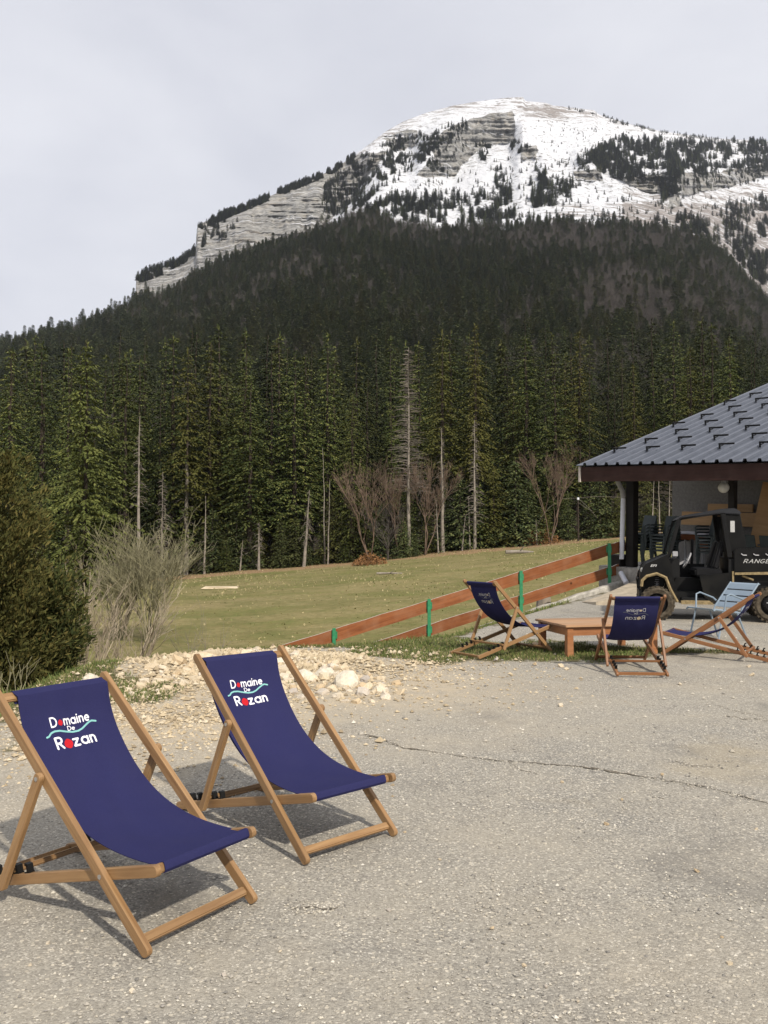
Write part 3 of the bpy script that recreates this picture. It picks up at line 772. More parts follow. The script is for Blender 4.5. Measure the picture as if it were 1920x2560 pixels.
def bare_mesh(seed, h, spread, nstem, levels, mat, r0=0.05, twig=3, thin=0.006, updir=0.75, fork=4):
    """many-stemmed leafless shrub or tree, grown by forking"""
    rg = random.Random(seed); b = MB()
    def grow(p, d, l, r, lv):
        q = p + d * l * 0.5 + Vector((rg.gauss(0, .05), rg.gauss(0, .05), 0)) * l
        e = p + d * l + Vector((rg.gauss(0, .07), rg.gauss(0, .07), 0.05)) * l
        b.tube([p, q, e], [r, r * 0.8, r * 0.62], 3 if r < 0.03 else 5, 0, False)
        if lv == 0: return
        for k in range(fork):
            u = rg.uniform(0.45, 1.0)
            s = p.lerp(q, u * 2) if u < 0.5 else q.lerp(e, (u - .5) * 2)
            nd = (d + Vector((rg.gauss(0, .42), rg.gauss(0, .42), rg.gauss(updir * 0.25, .25)))).normalized()
            grow(s, nd, l * rg.uniform(0.45, 0.75), max(thin, r * 0.52), lv - 1)
    for k in range(nstem):
        a = rg.uniform(0, 6.28); s = rg.uniform(0.2, 1) * spread
        d = Vector((math.cos(a) * s, math.sin(a) * s, 1)).normalized()
        grow(Vector((math.cos(a), math.sin(a), 0)) * 0.12 * spread * rg.random(), d, h * rg.uniform(0.38, 0.55), r0 * rg.uniform(0.6, 1.1), levels)
    return b.mesh('branches', mat)

def add_tree(name, label, cat, group, loc, parts, s=1.0, rz=0.0, sxy=1.0):
    r = thing(name, label, cat, loc, (0, 0, rz), group)
    r.scale = (s * sxy, s * sxy, s)
    for pn, me in parts: obj(pn, me, r)
    return r

SP = [spruce_mesh(100 + i, 20, [4.2, 3.5, 4.6, 3.2, 4.4, 3.8][i], [0.10, 0.22, 0.06, 0.30, 0.16, 0.36][i], mat=M['spruce'], shape=[0.68, 0.74, 0.62, 0.7, 0.66, 0.72][i]) for i in range(6)]
DK = [spruce_mesh(170 + i, 20, [4.4, 3.6, 4.0][i], [0.12, 0.25, 0.18][i], mat=M['shade_needles'], shape=[0.62, 0.72, 0.66][i]) for i in range(3)]  # spruce crowns in the needle colour with gap shade painted in
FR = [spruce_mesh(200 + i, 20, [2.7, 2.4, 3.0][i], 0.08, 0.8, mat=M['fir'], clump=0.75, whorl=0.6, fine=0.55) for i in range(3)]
PN = [spruce_mesh(230 + i, 20, [4.2, 3.6][i], 0.06, 0.8, mat=M['pine'], clump=1.1, whorl=0.85, shape=0.6, fine=0.4) for i in range(2)]
TK = [trunk_mesh(20, 0.26, M['bark'], i, twigs=24, t0=0.02, t1=0.3, tl=1.7, twmat=M['deadtwig']) for i in range(3)]
TKP = [trunk_mesh(20, 0.24, M['deadbark'], 10 + i, twigs=40, t0=0.05, t1=0.6, tl=1.6, twmat=M['deadtwig'], bare_top=True) for i in range(2)]
SMALL = [spruce_mesh(300 + i, 6, 1.7, 0.03, 1.1, mat=M['fir'] if i == 0 else M['spruce'], whorl=0.26, clump=0.30, shape=0.8) for i in range(2)]
TKS = trunk_mesh(6, 0.09, M['bark'], 40)
BARE = [bare_mesh(400 + i, 9, 0.45, 3, 4, M['redtwig'] if i < 2 else M['greytwig'], 0.09, updir=0.9, thin=0.012, fork=4) for i in range(3)]

def base_z(X, Y): return zg1(X, Y) - 0.05

ZONES = [(110, 'behind the juniper at the left edge'), (250, 'around the broad bright green spruce'), (430, 'behind the willow bush'), (600, 'above the thin pale stem right of the willow bush'), (720, 'above the short pale snag'), (880, 'between the leaning dead trunk and the reddish bare trees'), (1060, 'around the grey dead spruce'), (1230, 'around the long pale stripped trunk'), (1430, 'around the leaning brown bare tree'), (1600, 'above the left end of the shelter roof'), (9999, 'high above the shelter roof')]
RANK = ['front rank', 'second rank', 'third rank', 'last rank']
def zone(px): return next(t for x, t in ZONES if px < x)
SPLAB = None
def gspruce(px, top, Y, v, label, sxy=1.0, pale=False, crown=None, trunk=None, name='spruce_tree', cat='tree', group='spruces of the forest behind the meadow'):
    p = at(px, 1400, Y); zb = base_z(p.x, Y)
    h = at(px, top, Y).z - zb
    me = crown or SP[v % 6]
    return add_tree(name, label, cat, group, (p.x, Y, zb), [('trunk', trunk or (TKP[v % 2] if pale else TK[v % 3])), ('crown', me)], h / 20.0, (v * 2.399 + px) % 6.28, sxy)

# trees one can pick out, from left to right: photo column, top row, distance
bright = spruce_mesh(150, 20, 5.3, 0.03, 1.2, mat=M['bright'], whorl=0.55, clump=0.5, shape=0.72, dr=0.45)
gspruce(212, 850, 52, 0, 'broad bright green spruce standing forward of the forest, beside the juniper', 1.0, crown=bright)
gspruce(20, 872, 60, 1, 'dark spruce at the frame edge behind the juniper', 1.15)
gspruce(100, 858, 66, 2, 'dark spruce between the frame edge and the broad bright green spruce', 1.1)
NAMED = [(300, 905, 86, 3, 'slim spruce just beside the broad bright green spruce', 0.9, False),
         (345, 890, 92, 4, 'spruce rising behind the tall bare snag above the willow bush', 1.0, False),
         (430, 838, 88, 0, 'tall spruce with a ragged double top left of the pale trunk', 1.1, False),
         (466, 872, 87, 5, 'spruce with a long pale bare lower trunk above the willow bush', 0.85, True),
         (545, 812, 92, 2, 'tallest bright topped spruce of the left half of the forest', 1.15, False),
         (625, 940, 84, 1, 'dense medium spruce at the meadow edge behind the short pale snag', 1.15, False),
         (735, 885, 86, 4, 'spruce with drooping branches above the leaning dead trunk', 1.1, False),
         (818, 833, 92, 3, 'sharp topped spruce with a narrow pointed crown left of the grey dead spruce', 0.9, False),
         (880, 990, 84, 0, 'shorter spruce standing left of the grey dead spruce', 1.0, False),
         (1107, 822, 89, 5, 'tall spruce with a bare pale trunk right of the grey dead spruce', 1.0, True),
         (1190, 812, 88, 3, 'thin crowned spruce with dead branches along its lower trunk', 0.8, True),
         (1318, 842, 92, 2, 'dark round topped spruce behind the leaning brown bare tree', 1.1, False),
         (1452, 825, 93, 1, 'high spruce rising behind the wooden pole', 1.0, False),
         (1390, 880, 90, 4, 'broad spruce between the leaning bare tree and the wooden pole', 1.1, False)]
for px, top, Y, v, lab, sx, pale in NAMED: gspruce(px, top, Y, v, lab, sx * 1.15, pale)
# the ranks behind: nothing tells these apart
rows = [(90, 120, 890, 150), (97, 84, 866, 110), (105, 66, 846, 80), (114, 56, 836, 60)]
for ri, (Yr_, sp, tp, var) in enumerate(rows):
    px = -90 + 17 * ri
    while px < 1960:
        px += sp * rnd.uniform(0.7, 1.3)
        Y = Yr_ + rnd.uniform(-2.5, 3) + 0.10 * (px - 960) / F * Yr_
        top = tp + rnd.uniform(-0.35, 1) * var - (25 if px > 1300 else 0) + (20 if px < 200 else 0)
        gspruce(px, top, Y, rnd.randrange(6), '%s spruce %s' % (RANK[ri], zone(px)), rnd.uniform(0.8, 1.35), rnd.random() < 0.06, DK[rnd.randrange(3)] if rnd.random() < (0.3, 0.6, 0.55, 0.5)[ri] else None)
SML = 'small young conifer at the foot of the forest edge'
for px, top, base_, Y, sx in [(700, 1290, 1420, 83, 1.1), (760, 1310, 1410, 84, 1.3), (590, 1270, 1430, 84, 1.5), (560, 1330, 1437, 83.5, 1.2), (865, 1315, 1410, 83, 1.2), (1010, 1300, 1405, 82.5, 1.5), (1040, 1340, 1400, 82.5, 1.2), (1150, 1190, 1380, 85, 1.4), (1235, 1170, 1370, 85, 1.3), (1290, 1150, 1365, 85, 1.4), (1320, 1200, 1365, 85, 1.3), (1500, 1180, 1345, 86, 1.3), (1550, 1230, 1340, 87, 1.3), (1620, 1200, 1340, 88, 1.4), (1420, 1230, 1350, 86, 1.1), (830, 1240, 1415, 85, 1.3), (640, 1330, 1432, 83.5, 1.3), (1690, 1220, 1340, 88, 1.3)]:
    p = at(px, base_, Y); zb = base_z(p.x, Y)
    add_tree('young_conifer', 'small young conifer ' + zone(px), 'tree', 'young conifers at the forest edge', (p.x, Y, zb), [('trunk', TKS), ('crown', SMALL[int(px) % 2])], (at(px, top, Y).z - zb) / 6, px % 6.28, sx)

for k in range(34):
    px = 530 + 1180 * (k + rnd.random()) / 34
    Y = 84.5 + rnd.uniform(-1, 2.5) + 0.10 * (px - 960) / F * 85
    p = at(px, 1400, Y); zb = base_z(p.x, Y)
    add_tree('young_conifer', 'low young conifer ' + zone(px), 'tree', 'young conifers at the forest edge', (p.x, Y, zb), [('trunk', TKS), ('crown', SMALL[k % 2])], rnd.uniform(0.45, 1.15), px % 6.28, rnd.uniform(1.1, 1.7))
# dead and leafless ones
def dead(px, top, Y, r0, seed, label, lean=0.0, twigs=30, t0=0.1, t1=0.95, tl=1.0, droop=0.35, up=0.0, name='dead_tree', group=None, mat=None):
    p = at(px, 1400, Y); zb = base_z(p.x, Y); h = at(px, top, Y).z - zb
    r = thing(name, label, 'dead tree', (p.x, Y, zb), (0, 0, 0), group)
    b = trunk_mesh(h, r0, mat or M['deadbark'], seed, lean, 7, twigs, t0, t1, tl, M['deadtwig'], droop, up)
    b.name = 'trunk'
    obj('trunk', b, r)
    return r
dead(1022, 868, 83.5, 0.20, 1, 'tall grey dead spruce with fine bare branches from top to middle', 0, 330, 0.30, 0.985, 2.3, 0.12, 0.12)
dead(346, 1040, 82, 0.21, 2, 'tall pale bare snag rising above the willow bush', 0, 70, 0.45, 0.95, 1.1)
dead(511, 1240, 82, 0.12, 3, 'thin pale bare stem right of the willow bush', 0.1, 12, 0.4, 0.9, 0.5)
dead(647, 1305, 81.5, 0.14, 4, 'short pale snag with stubby twigs at the meadow edge', 0, 40, 0.35, 0.98, 0.8)
dead(760, 1225, 82, 0.17, 5, 'leaning pale dead trunk with broken drooping branches', 0.5, 46, 0.3, 0.98, 0.9, 0.7)
dead(405, 1180, 81, 0.10, 6, 'brown grey dead young spruce behind the willow bush', 0, 90, 0.15, 0.98, 1.6, 0.3)
dead(1107, 1070, 84, 0.20, 7, 'long pale stripped trunk right of the brown bare trees', -0.1, 20, 0.5, 0.95, 0.8)
dead(1187, 1050, 84, 0.17, 8, 'grey trunk bristling with short dead branches', 0, 110, 0.2, 0.98, 1.3, 0.25)
for i, (px, top) in enumerate([(1155, 1290), (1175, 1240), (1202, 1300), (1290, 1270), (1342, 1300), (600, 1350), (868, 1370), (895, 1330), (1096, 1250), (820, 1200), (812, 1120), (1570, 1250), (1630, 1190), (1650, 1170), (1672, 1180), (1320, 1290)]):
    dead(px, top, 82.5 + (i % 4) * 0.8 + (0.10 * (px - 960) / F * 83), 0.085, 20 + i, 'thin bare stem ' + zone(px), rnd.uniform(-.35, .35), 8, 0.4, 0.95, 0.5, group='thin bare stems at the forest edge')
for i, (px, top, Y, v, lab, sx) in enumerate([(925, 1120, 82, 0, 'reddish brown bare tree left of the grey dead spruce', 1.0), (1000, 1130, 83, 1, 'reddish brown bare tree in front of the grey dead spruce', 0.8), (1062, 1115, 83, 0, 'reddish brown bare tree right of the grey dead spruce', 0.9), (1375, 1090, 84, 1, 'leaning brown bare tree between the fence and the wooden pole', 0.8), (970, 1210, 81.5, 2, 'small grey bare tree tangled below the grey dead spruce', 1.0)]):
    p = at(px, 1400, Y); zb = base_z(p.x, Y); h = at(px, top, Y).z - zb
    add_tree('bare_tree', lab, 'tree', None, (p.x, Y, zb), [('branches', BARE[v])], h / 11.0, i * 1.3, sx)

# far forest: instances on one points mesh, sources are trees standing at the forest edge
def scatter(name, P, S, sources, label, seed):
    me = bpy.data.meshes.new(name)
    P = np.asarray(P, np.float32)
    me.vertices.add(len(P)); me.vertices.foreach_set('co', P.ravel())
    a = me.attributes.new('scl', 'FLOAT_VECTOR', 'POINT'); a.data.foreach_set('vector', np.asarray(S, np.float32).ravel())
    a = me.attributes.new('rotz', 'FLOAT', 'POINT'); a.data.foreach_set('value', np.random.default_rng(seed).uniform(0, 6.28, len(P)).astype(np.float32))
    a = me.attributes.new('pick', 'INT', 'POINT'); a.data.foreach_set('value', np.random.default_rng(seed + 1).integers(0, len(sources), len(P)).astype(np.int32))
    o = obj(name, me)
    ng = bpy.data.node_groups.new(name, 'GeometryNodeTree')
    ng.interface.new_socket('Geometry', in_out='INPUT', socket_type='NodeSocketGeometry')
    ng.interface.new_socket('Geometry', in_out='OUTPUT', socket_type='NodeSocketGeometry')
    nn = ng.nodes.new; ll = ng.links.new
    gi = nn('NodeGroupInput'); go = nn('NodeGroupOutput'); ip = nn('GeometryNodeInstanceOnPoints'); jn = nn('GeometryNodeJoinGeometry')
    for s in sources:
        oi = nn('GeometryNodeObjectInfo'); oi.inputs['Object'].default_value = s; oi.inputs['As Instance'].default_value = True
        oi.transform_space = 'ORIGINAL'
        ll(oi.outputs['Geometry'], jn.inputs[0])
    def na(n_, t):
        x = nn('GeometryNodeInputNamedAttribute'); x.data_type = t; x.inputs['Name'].default_value = n_
        return next(q for q in x.outputs if q.enabled and q.name == 'Attribute')
    cx = nn('ShaderNodeCombineXYZ'); ll(na('rotz', 'FLOAT'), cx.inputs[2])
    ip.inputs['Pick Instance'].default_value = True
    ll(gi.outputs[0], ip.inputs['Points']); ll(jn.outputs[0], ip.inputs['Instance'])
    ll(na('pick', 'INT'), ip.inputs['Instance Index']); ll(cx.outputs[0], ip.inputs['Rotation']); ll(na('scl', 'FLOAT_VECTOR'), ip.inputs['Scale'])
    ll(ip.outputs[0], go.inputs[0])
    md = o.modifiers.new('scatter', 'NODES'); md.node_group = ng
    tag(o, label, None, None, 'stuff')
    return o

firs = []
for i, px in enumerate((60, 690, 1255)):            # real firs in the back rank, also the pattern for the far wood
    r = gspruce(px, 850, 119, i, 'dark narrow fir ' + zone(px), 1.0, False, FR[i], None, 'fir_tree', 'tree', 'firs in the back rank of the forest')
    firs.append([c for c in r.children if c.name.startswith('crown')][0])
pines = []
for i, px in enumerate((1180, 420)):
    r = gspruce(px, 905, 123, i, 'bushy back rank pine ' + zone(px), 1.0, False, PN[i], None, 'pine_tree', 'tree', 'mountain pines in the back rank of the forest')
    pines.append([c for c in r.children if c.name.startswith('crown')][0])
p = at(1500, 1300, 118)
bt = add_tree('bare_tree', 'violet grey bare beech in the back rank of the forest', 'tree', None, (p.x, 118, base_z(p.x, 118)), [('branches', BARE[2])], 1.3, 0.4)
beech = bt.children[0]

def hill_pos(px, t):
    c = (px - pxs[0]) / (pxs[-1] - pxs[0]) * (nX - 1); r = t * (len(tA) - 1)
    i = np.clip(r.astype(int), 0, len(tA) - 2); j = np.clip(c.astype(int), 0, nX - 2); u = r - i; v = c - j
    f = lambda G: (G[i, j] * (1 - u) * (1 - v) + G[i + 1, j] * u * (1 - v) + G[i, j + 1] * (1 - u) * v + G[i + 1, j + 1] * u * v)
    return np.stack([f(GX), f(GY), f(GZ)], 1)
n = 15000
t = np.sqrt(rng.uniform(0.0, 1.0, n)); px = rng.uniform(-230, 1860, n)
P = hill_pos(px, t)
P = P[P[:, 1] > 160]
mixn = fbm(P[:, 0] / 70, P[:, 1] / 110, 91, 4) + rng.normal(0, 0.16, len(P)) + 0.05 * (P[:, 1] > 450)
dec = mixn > 0.18
hgt = rng.uniform(12, 19, len(P)) * (1 - 0.15 * (P[:, 1] > 700))
hgt = hgt * 0.95 * np.where((P[:, 0] / P[:, 1] < -0.27) & (P[:, 1] > 500), 1.35, 1.0) * np.where(rng.random(len(P)) < 0.12, 1.3, 1.0)
S = np.stack([hgt / 20 * rng.uniform(1.5, 2.5, len(P))] * 2 + [hgt / 20], 1)
P[:, 2] -= 0.8
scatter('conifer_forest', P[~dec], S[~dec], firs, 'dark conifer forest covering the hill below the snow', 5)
Sb = np.stack([rng.uniform(1.2, 2.0, dec.sum())] * 2 + [rng.uniform(1.0, 1.5, dec.sum())], 1)
scatter('bare_woodland', P[dec], Sb, [beech], 'violet brown patches of leafless woodland on the forested hill', 6)

# conifers on the snow slope and along the cliff top: (polygon in photo columns, trees, height)
BANDS = [([(421, 484), (500, 452), (620, 405), (720, 364), (765, 336), (770, 352), (680, 392), (560, 442), (430, 496)], 900, 10),
         ([(289, 596), (330, 582), (420, 538), (420, 556), (330, 602), (291, 614)], 330, 10),
         ([(700, 400), (770, 345), (850, 300), (885, 318), (850, 380), (780, 450), (690, 480)], 520, 10),
         ([(440, 490), (520, 470), (500, 510), (430, 540)], 60, 9),
         ([(920, 305), (960, 275), (1005, 262), (1015, 280), (960, 310), (930, 330)], 120, 10),
         ([(860, 300), (925, 285), (930, 345), (850, 400), (800, 410)], 150, 10), ([(960, 290), (1020, 300), (1000, 350), (955, 372)], 40, 8), ([(900, 322), (955, 325), (960, 372), (930, 375), (900, 350)], 90, 10),
         ([(1030, 312), (1065, 318), (1050, 350), (1035, 345)], 45, 10), ([(1105, 302), (1152, 318), (1128, 332), (1108, 326)], 45, 9),
         ([(1076, 405), (1100, 395), (1122, 478), (1030, 478), (1050, 440)], 95, 13), ([(1070, 365), (1095, 362), (1100, 405), (1072, 405)], 22, 12), ([(1160, 368), (1185, 375), (1178, 400), (1160, 392)], 22, 15),
         ([(1150, 400), (1200, 395), (1205, 445), (1150, 450)], 60, 15), ([(1205, 380), (1260, 400), (1240, 430), (1200, 420)], 40, 12),
         ([(1270, 335), (1330, 302), (1400, 300), (1500, 308), (1659, 306), (1700, 310), (1700, 372), (1560, 372), (1450, 396), (1370, 398), (1310, 380)], 1150, 14),
         ([(1250, 345), (1330, 310), (1330, 380), (1260, 370)], 90, 12), ([(1436, 380), (1470, 372), (1468, 440), (1438, 440)], 110, 14),
         ([(1380, 395), (1560, 372), (1659, 350), (1700, 380), (1560, 415), (1450, 425)], 160, 10),
         ([(1560, 450), (1659, 420), (1720, 420), (1720, 640), (1640, 610), (1580, 540)], 420, 15), ([(1470, 470), (1520, 470), (1540, 520), (1480, 510)], 40, 14),
         ([(860, 430), (960, 420), (1050, 420), (1060, 490), (870, 490)], 170, 14), ([(780, 455), (860, 425), (880, 480), (800, 480)], 70, 14),
         ([(1060, 470), (1560, 480), (1560, 530), (1060, 500)], 130, 14),
         ([(840, 400), (1160, 330), (1560, 400), (1560, 480), (850, 480)], 240, 8), ([(1160, 260), (1400, 280), (1560, 310), (1300, 340), (1180, 330)], 90, 5),
         ([(1235, 232), (1300, 246), (1298, 252), (1235, 238)], 25, 6), ([(1300, 246), (1360, 264), (1430, 280), (1560, 297), (1700, 303), (1700, 309), (1560, 304), (1430, 288), (1330, 266)], 190, 7)]
B = np.arange(len(tB))
PP = []; HH = []
for poly, cnt, hh in BANDS:
    cnt = int(cnt * 1.7); hh *= 0.92
    xs = [q[0] for q in poly]; ysv = [q[1] for q in poly]; c = 0; tries = 0
    while c < cnt and tries < 60:
        tries += 1
        x = rng.uniform(min(xs), max(xs), cnt); y = rng.uniform(min(ysv), max(ysv), cnt)
        ok = inpoly(x, y, poly) & (fbm(x / 14, y / 9, 101, 3) > -0.03) & (x < 1870)
        x, y = x[ok][:cnt - c], y[ok][:cnt - c]; c += len(x)
        if not len(x): continue
        tt_ = (yf_[0] * 0 + (np.interp(x, pxs, yf_) - y) / np.maximum(np.interp(x, pxs, yf_) - np.interp(x, pxs, ys_), 1e-3))
        good = (tt_ > 0) & (tt_ < 1.0)
        x, tt_ = x[good], tt_[good]
        cc = np.clip(((x - pxs[0]) / (pxs[-1] - pxs[0]) * (nX - 1)).round().astype(int), 0, nX - 1)
        rr_ = np.clip(len(tA) - 1 + (tt_ * len(tB)).round().astype(int), 0, nR - 1)
        PP.append(np.stack([GX[rr_, cc], GY[rr_, cc], GZ[rr_, cc] - 0.8], 1)); HH.append(hh * rng.uniform(0.6, 1.3, len(x)))
PP = np.concatenate(PP); HH = np.concatenate(HH)
HH *= 0.82
S = np.stack([HH / 20 * rng.uniform(1.3, 2.1, len(HH))] * 2 + [HH / 20], 1)
scatter('slope_conifers', PP, S, pines + firs[:1], 'scattered dark pines on the snow slope and along the cliff top', 8)

# ------------------------------------------------------------------ fence, kerb
FP = [(1551 - 27, 1460, 21.4), (1303, 1533, 20.6), (1073, 1608, 19.8), (835, 1686, 19.0), (590, 1768, 18.2)]
fpos = [at(*q) for q in FP]
fend = at(1566, 1447, 21.75)
FENCE = thing('wooden_fence', 'reddish brown two board fence on green posts running down beside the yard', 'fence', (fpos[1].x, fpos[1].y, fpos[1].z))
FO = Vector(FENCE.location)
def board(p0, p1, hgt, th, mat_face, seed):
    b = MB(); l = (p1 - p0).length; rg = random.Random(seed)
    n = 6
    vs = []; fs = []; ms = []
    for i in range(n + 1):                     # slightly bowed sawn board, its bleached top edge a material of its own
        x = l * i / n; w = 0.006 * rg.gauss(0, 1); e = 0.004 * rg.gauss(0, 1)
        for y, z in ((-th / 2, -hgt / 2 + e), (th / 2, -hgt / 2 + e), (th / 2, hgt / 2 + w), (-th / 2, hgt / 2 + w)): vs.append((x, y, z))
    for i in range(n):
        for k in range(4):
            a = i * 4 + k; c = i * 4 + (k + 1) % 4
            fs.append((a, a + 4, c + 4, c)); ms.append(1 if k == 2 else 0)
    fs += [(0, 1, 2, 3), (n * 4 + 3, n * 4 + 2, n * 4 + 1, n * 4)]; ms += [0, 0]
    b.v = vs; b.f = fs; b.m = ms
    d = (p1 - p0).normalized(); y = Vector((0, 0, 1)).cross(d).normalized(); z = d.cross(y)
    m = Matrix((d, y, z)).transposed().to_4x4(); m.translation = p0 - FO
    o = b.build('board', [mat_face, M['fencetop']], FENCE)
    o.matrix_local = m
    return o
pts = [fend] + fpos
for i in range(len(pts) - 1):
    a, c = pts[i], pts[i + 1]
    back = Vector((0.0, 0.075, 0))
    g = (c - a).normalized() * 0.004
    board(a + back + Vector((0, 0, 0.825)), c + back + Vector((0, 0, 0.825)) - g, 0.265, 0.04, M['fence'], i)
    board(a + back + Vector((0, 0, 0.285)), c + back + Vector((0, 0, 0.285)) - g, 0.245, 0.04, M['fence'], i + 20)
for p in fpos:
    b = MB(); b.bar((0, 0, -0.5), (0, 0, 0.99), 0.075, 0.05, (0, 1, 0))
    o = b.build('post', M['metalgreen'], FENCE, bevel=0.006); o.location = p - FO
    for hz in (0.30, 0.84):
        c = MB(); c.box((-0.07, 0.030, -0.075), (0.07, 0.050, 0.075)); q = c.build('bracket', M['metalgreen'], o); q.location = (0, 0, hz)

def ribbon(name, line, prof, mat, parent=None, smooth=False):
    """profile (offset across, height) swept along a ground line"""
    b = MB(); n = len(prof); vs = []
    for i, p in enumerate(line):
        d = (line[min(i + 1, len(line) - 1)] - line[max(i - 1, 0)]); d.z = 0; d.normalize()
        s = Vector((-d.y, d.x, 0))
        vs += [p + s * u + Vector((0, 0, v)) for u, v in prof]
    fs = []
    for i in range(len(line) - 1):
        for k in range(n):
            k2 = (k + 1) % n
            fs.append((i * n + k, i * n + k2, (i + 1) * n + k2, (i + 1) * n + k))
    fs += [tuple(range(n)), tuple(len(vs) - 1 - k for k in range(n))]
    b.add(vs, fs)
    return b.build(name, mat, parent)
kl = []
for i in range(25):
    t = i / 24 * 3.0
    k = min(int(t), 2); q = fpos[k].lerp(fpos[k + 1], t - k)
    kl.append(Vector((q.x + 0.10 * math.sin(i * 1.7) * 0.3, q.y - 0.16, q.z + 0.012 * math.sin(i * 2.3))))
kl = [fend + Vector((0.1, -0.15, 0.0))] + kl
kerb = ribbon('concrete_kerb', kl, [(0.10, -0.7), (0.10, 0.0), (0.08, 0.03), (-0.07, 0.025), (-0.09, -0.01), (-0.11, -0.7)], M['concretetop'])
tag(kerb, 'pale worn concrete kerb under the fence', None, None, 'structure')
# broken slab of the drive beside the kerb
sl = [at(1455, 1505, 18.2), at(1500, 1492, 18.8), at(1548, 1474, 20.0), at(1590, 1452, 21.2), at(1640, 1456, 20.6), at(1690, 1480, 18.6), at(1640, 1497, 17.6), at(1580, 1494, 17.6), at(1530, 1496, 17.6), at(1490, 1506, 17.6)]
b = MB(); nn_ = len(sl)
top = [p.copy() for p in sl]; rg = random.Random(3)
for p in top: p.z += 0.03 * rg.random()
b.add([tuple(p) for p in top] + [(p.x, p.y, p.z - 0.6) for p in top], [tuple(range(nn_))] + [(i, (i + 1) % nn_, (i + 1) % nn_ + nn_, i + nn_) for i in range(nn_)])
bmd = b.build('drive_slab', M['chipslab'] if 'chipslab' in M else mat_plain('sandy_concrete_slab', (0.40, 0.345, 0.265), 0.95, 0.1, var=0.3, scale=5, bump=0.4), None)
tag(bmd, 'broken sandy slab at the top of the drive', None, None, 'structure')

# ------------------------------------------------------------------ shelter (its own level ground line: the yard slopes gently away)
E0 = at(1453, 1204, 21.0)
RB = Matrix.Rotation(math.radians(3.4), 4, 'X') @ Matrix.Rotation(math.radians(-50), 4, 'Z')
SH = thing('open_shelter', 'open sided shelter with dark brown fascia and grey blue ribbed metal roof', 'shelter', E0)
SH.rotation_euler = RB.to_euler()
RBi = RB.inverted()
def loc(p): return RBi @ (Vector(p) - E0)                     # world -> shelter
def wor(x, y, z): return E0 + RB @ Vector((x, y, z))
RPITCH = 0.285
ED, EL = 9.5, 11.5
def rz_(y): return 0.40 + RPITCH * (y + 0.06)
roof = MB()
# ribbed sheet: flat pans with trapezoid ribs, swept up the slope
prof = []
x = -0.08
while x < EL:
    prof += [(x, 0), (x + 0.20, 0), (x + 0.225, 0.06), (x + 0.285, 0.06), (x + 0.305, 0)]
    x += 0.305
vs = []
for y in (-0.10, ED): vs += [(u, y, rz_(y) + w) for u, w in prof]
for y in (-0.10, ED): vs += [(u, y, rz_(y) + w - 0.012) for u, w in prof]
n = len(prof); fs = []
for k in range(n - 1):
    fs += [(k, k + 1, n + k + 1, n + k), (2 * n + k, 3 * n + k, 3 * n + k + 1, 2 * n + k + 1), (k, 2 * n + k, 2 * n + k + 1, k + 1)]
fs += [(0, n, 3 * n, 2 * n)]
roof.add(vs, fs)
ro = roof.build('roof', M['roof'], SH)
sg = MB(); sg.bar((-0.18, 0, 0.07), (0.18, 0, 0.07), 0.025, 0.038); sg.bar((-0.165, -0.02, -0.04), (-0.165, -0.0, 0.08), 0.03, 0.03); sg.bar((-0.155, 0.0, 0.02), (-0.155, 0.12, 0.02), 0.03, 0.02)
sgm = sg.mesh('snow_guard', M['black'])
cnt = 0
for r_ in range(9):
    for c_ in range(12):
        # short staggered snow guards clipped on the ribs
        u = 0.27 + c_ * 0.915 + (r_ % 3) * 0.305; y = 0.95 + r_ * 0.86
        if u > EL - 0.2: continue
        o = obj('snow_guard', sgm, ro); o.location = (u + 0.16, y, rz_(y) + 0.06); o.rotation_euler = (math.atan(RPITCH), 0, 0); cnt += 1
f = MB(); f.box((0.0, -0.03, 0.0), (EL, 0.03, 0.345)); f.build('fascia', M['fascia'], SH, bevel=0.004)
b = MB(); b.prism([(0.03, 0.0), (ED, 0.0 + RPITCH * ED), (ED, 0.34 + RPITCH * ED), (0.03, 0.345)], 0.0, 0.05, ax='x'); b.build('barge_board', M['fascia'], SH)
b = MB(); b.prism([(0.04, 0.33), (ED, 0.33 + RPITCH * ED), (ED, 0.36 + RPITCH * ED), (0.04, 0.36)], 0.06, EL - 0.05, ax='x'); b.build('soffit', M['darkwood'], SH)
b = MB(); b.bar((-0.01, -0.04, -0.01), (-0.01, -0.04, 0.36), 0.05, 0.05); b.build('corner_block', M['fencetop'], SH)
# posts and walls; platform level
pl = loc(at(1600, 1417, 21.6)).z
for u, y, w in ((0.50, 1.36, 0.22), (3.10, 1.36, 0.15), (5.8, 1.36, 0.15), (0.50, 4.6, 0.16)):
    b = MB(); b.box((u - w / 2, y - w / 2, pl), (u + w / 2, y + w / 2, 0.33 + RPITCH * y)); b.build('post', M['darkwood'], SH, bevel=0.01)
b = MB(); b.box((0.35, 1.22, 0.18), (EL, 1.42, 0.36)); b.build('beam', M['darkwood'], SH)
b = MB(); b.box((0.02, 3.9, pl - 0.01), (EL, 4.1, 1.5)); b.build('back_wall', M['wall'], SH)
b = MB(); b.box((-0.25, 1.05, pl - 1.2), (EL, 4.6, pl)); b.build('platform', M['concrete'], SH, bevel=0.01)
b = MB(); b.box((0.45, 1.5, pl + 0.55), (0.52, 3.9, pl + 0.78)); b.build('side_rail', M['darkwood'], SH)
b = MB(); b.box((-0.02, 1.16, pl - 0.9), (0.30, 1.55, pl + 0.28)); b.build('pier', M['darkwood'], SH)
dp0 = loc(at(1558, 1246, 21.55)); dp1 = loc(at(1554, 1398, 21.55))
dp = MB(); dp.tube([dp0, dp0.lerp(dp1, .5), dp1], 0.056, 12, 0); dpo = dp.build('downpipe', M['pvc'], SH, smooth=True)
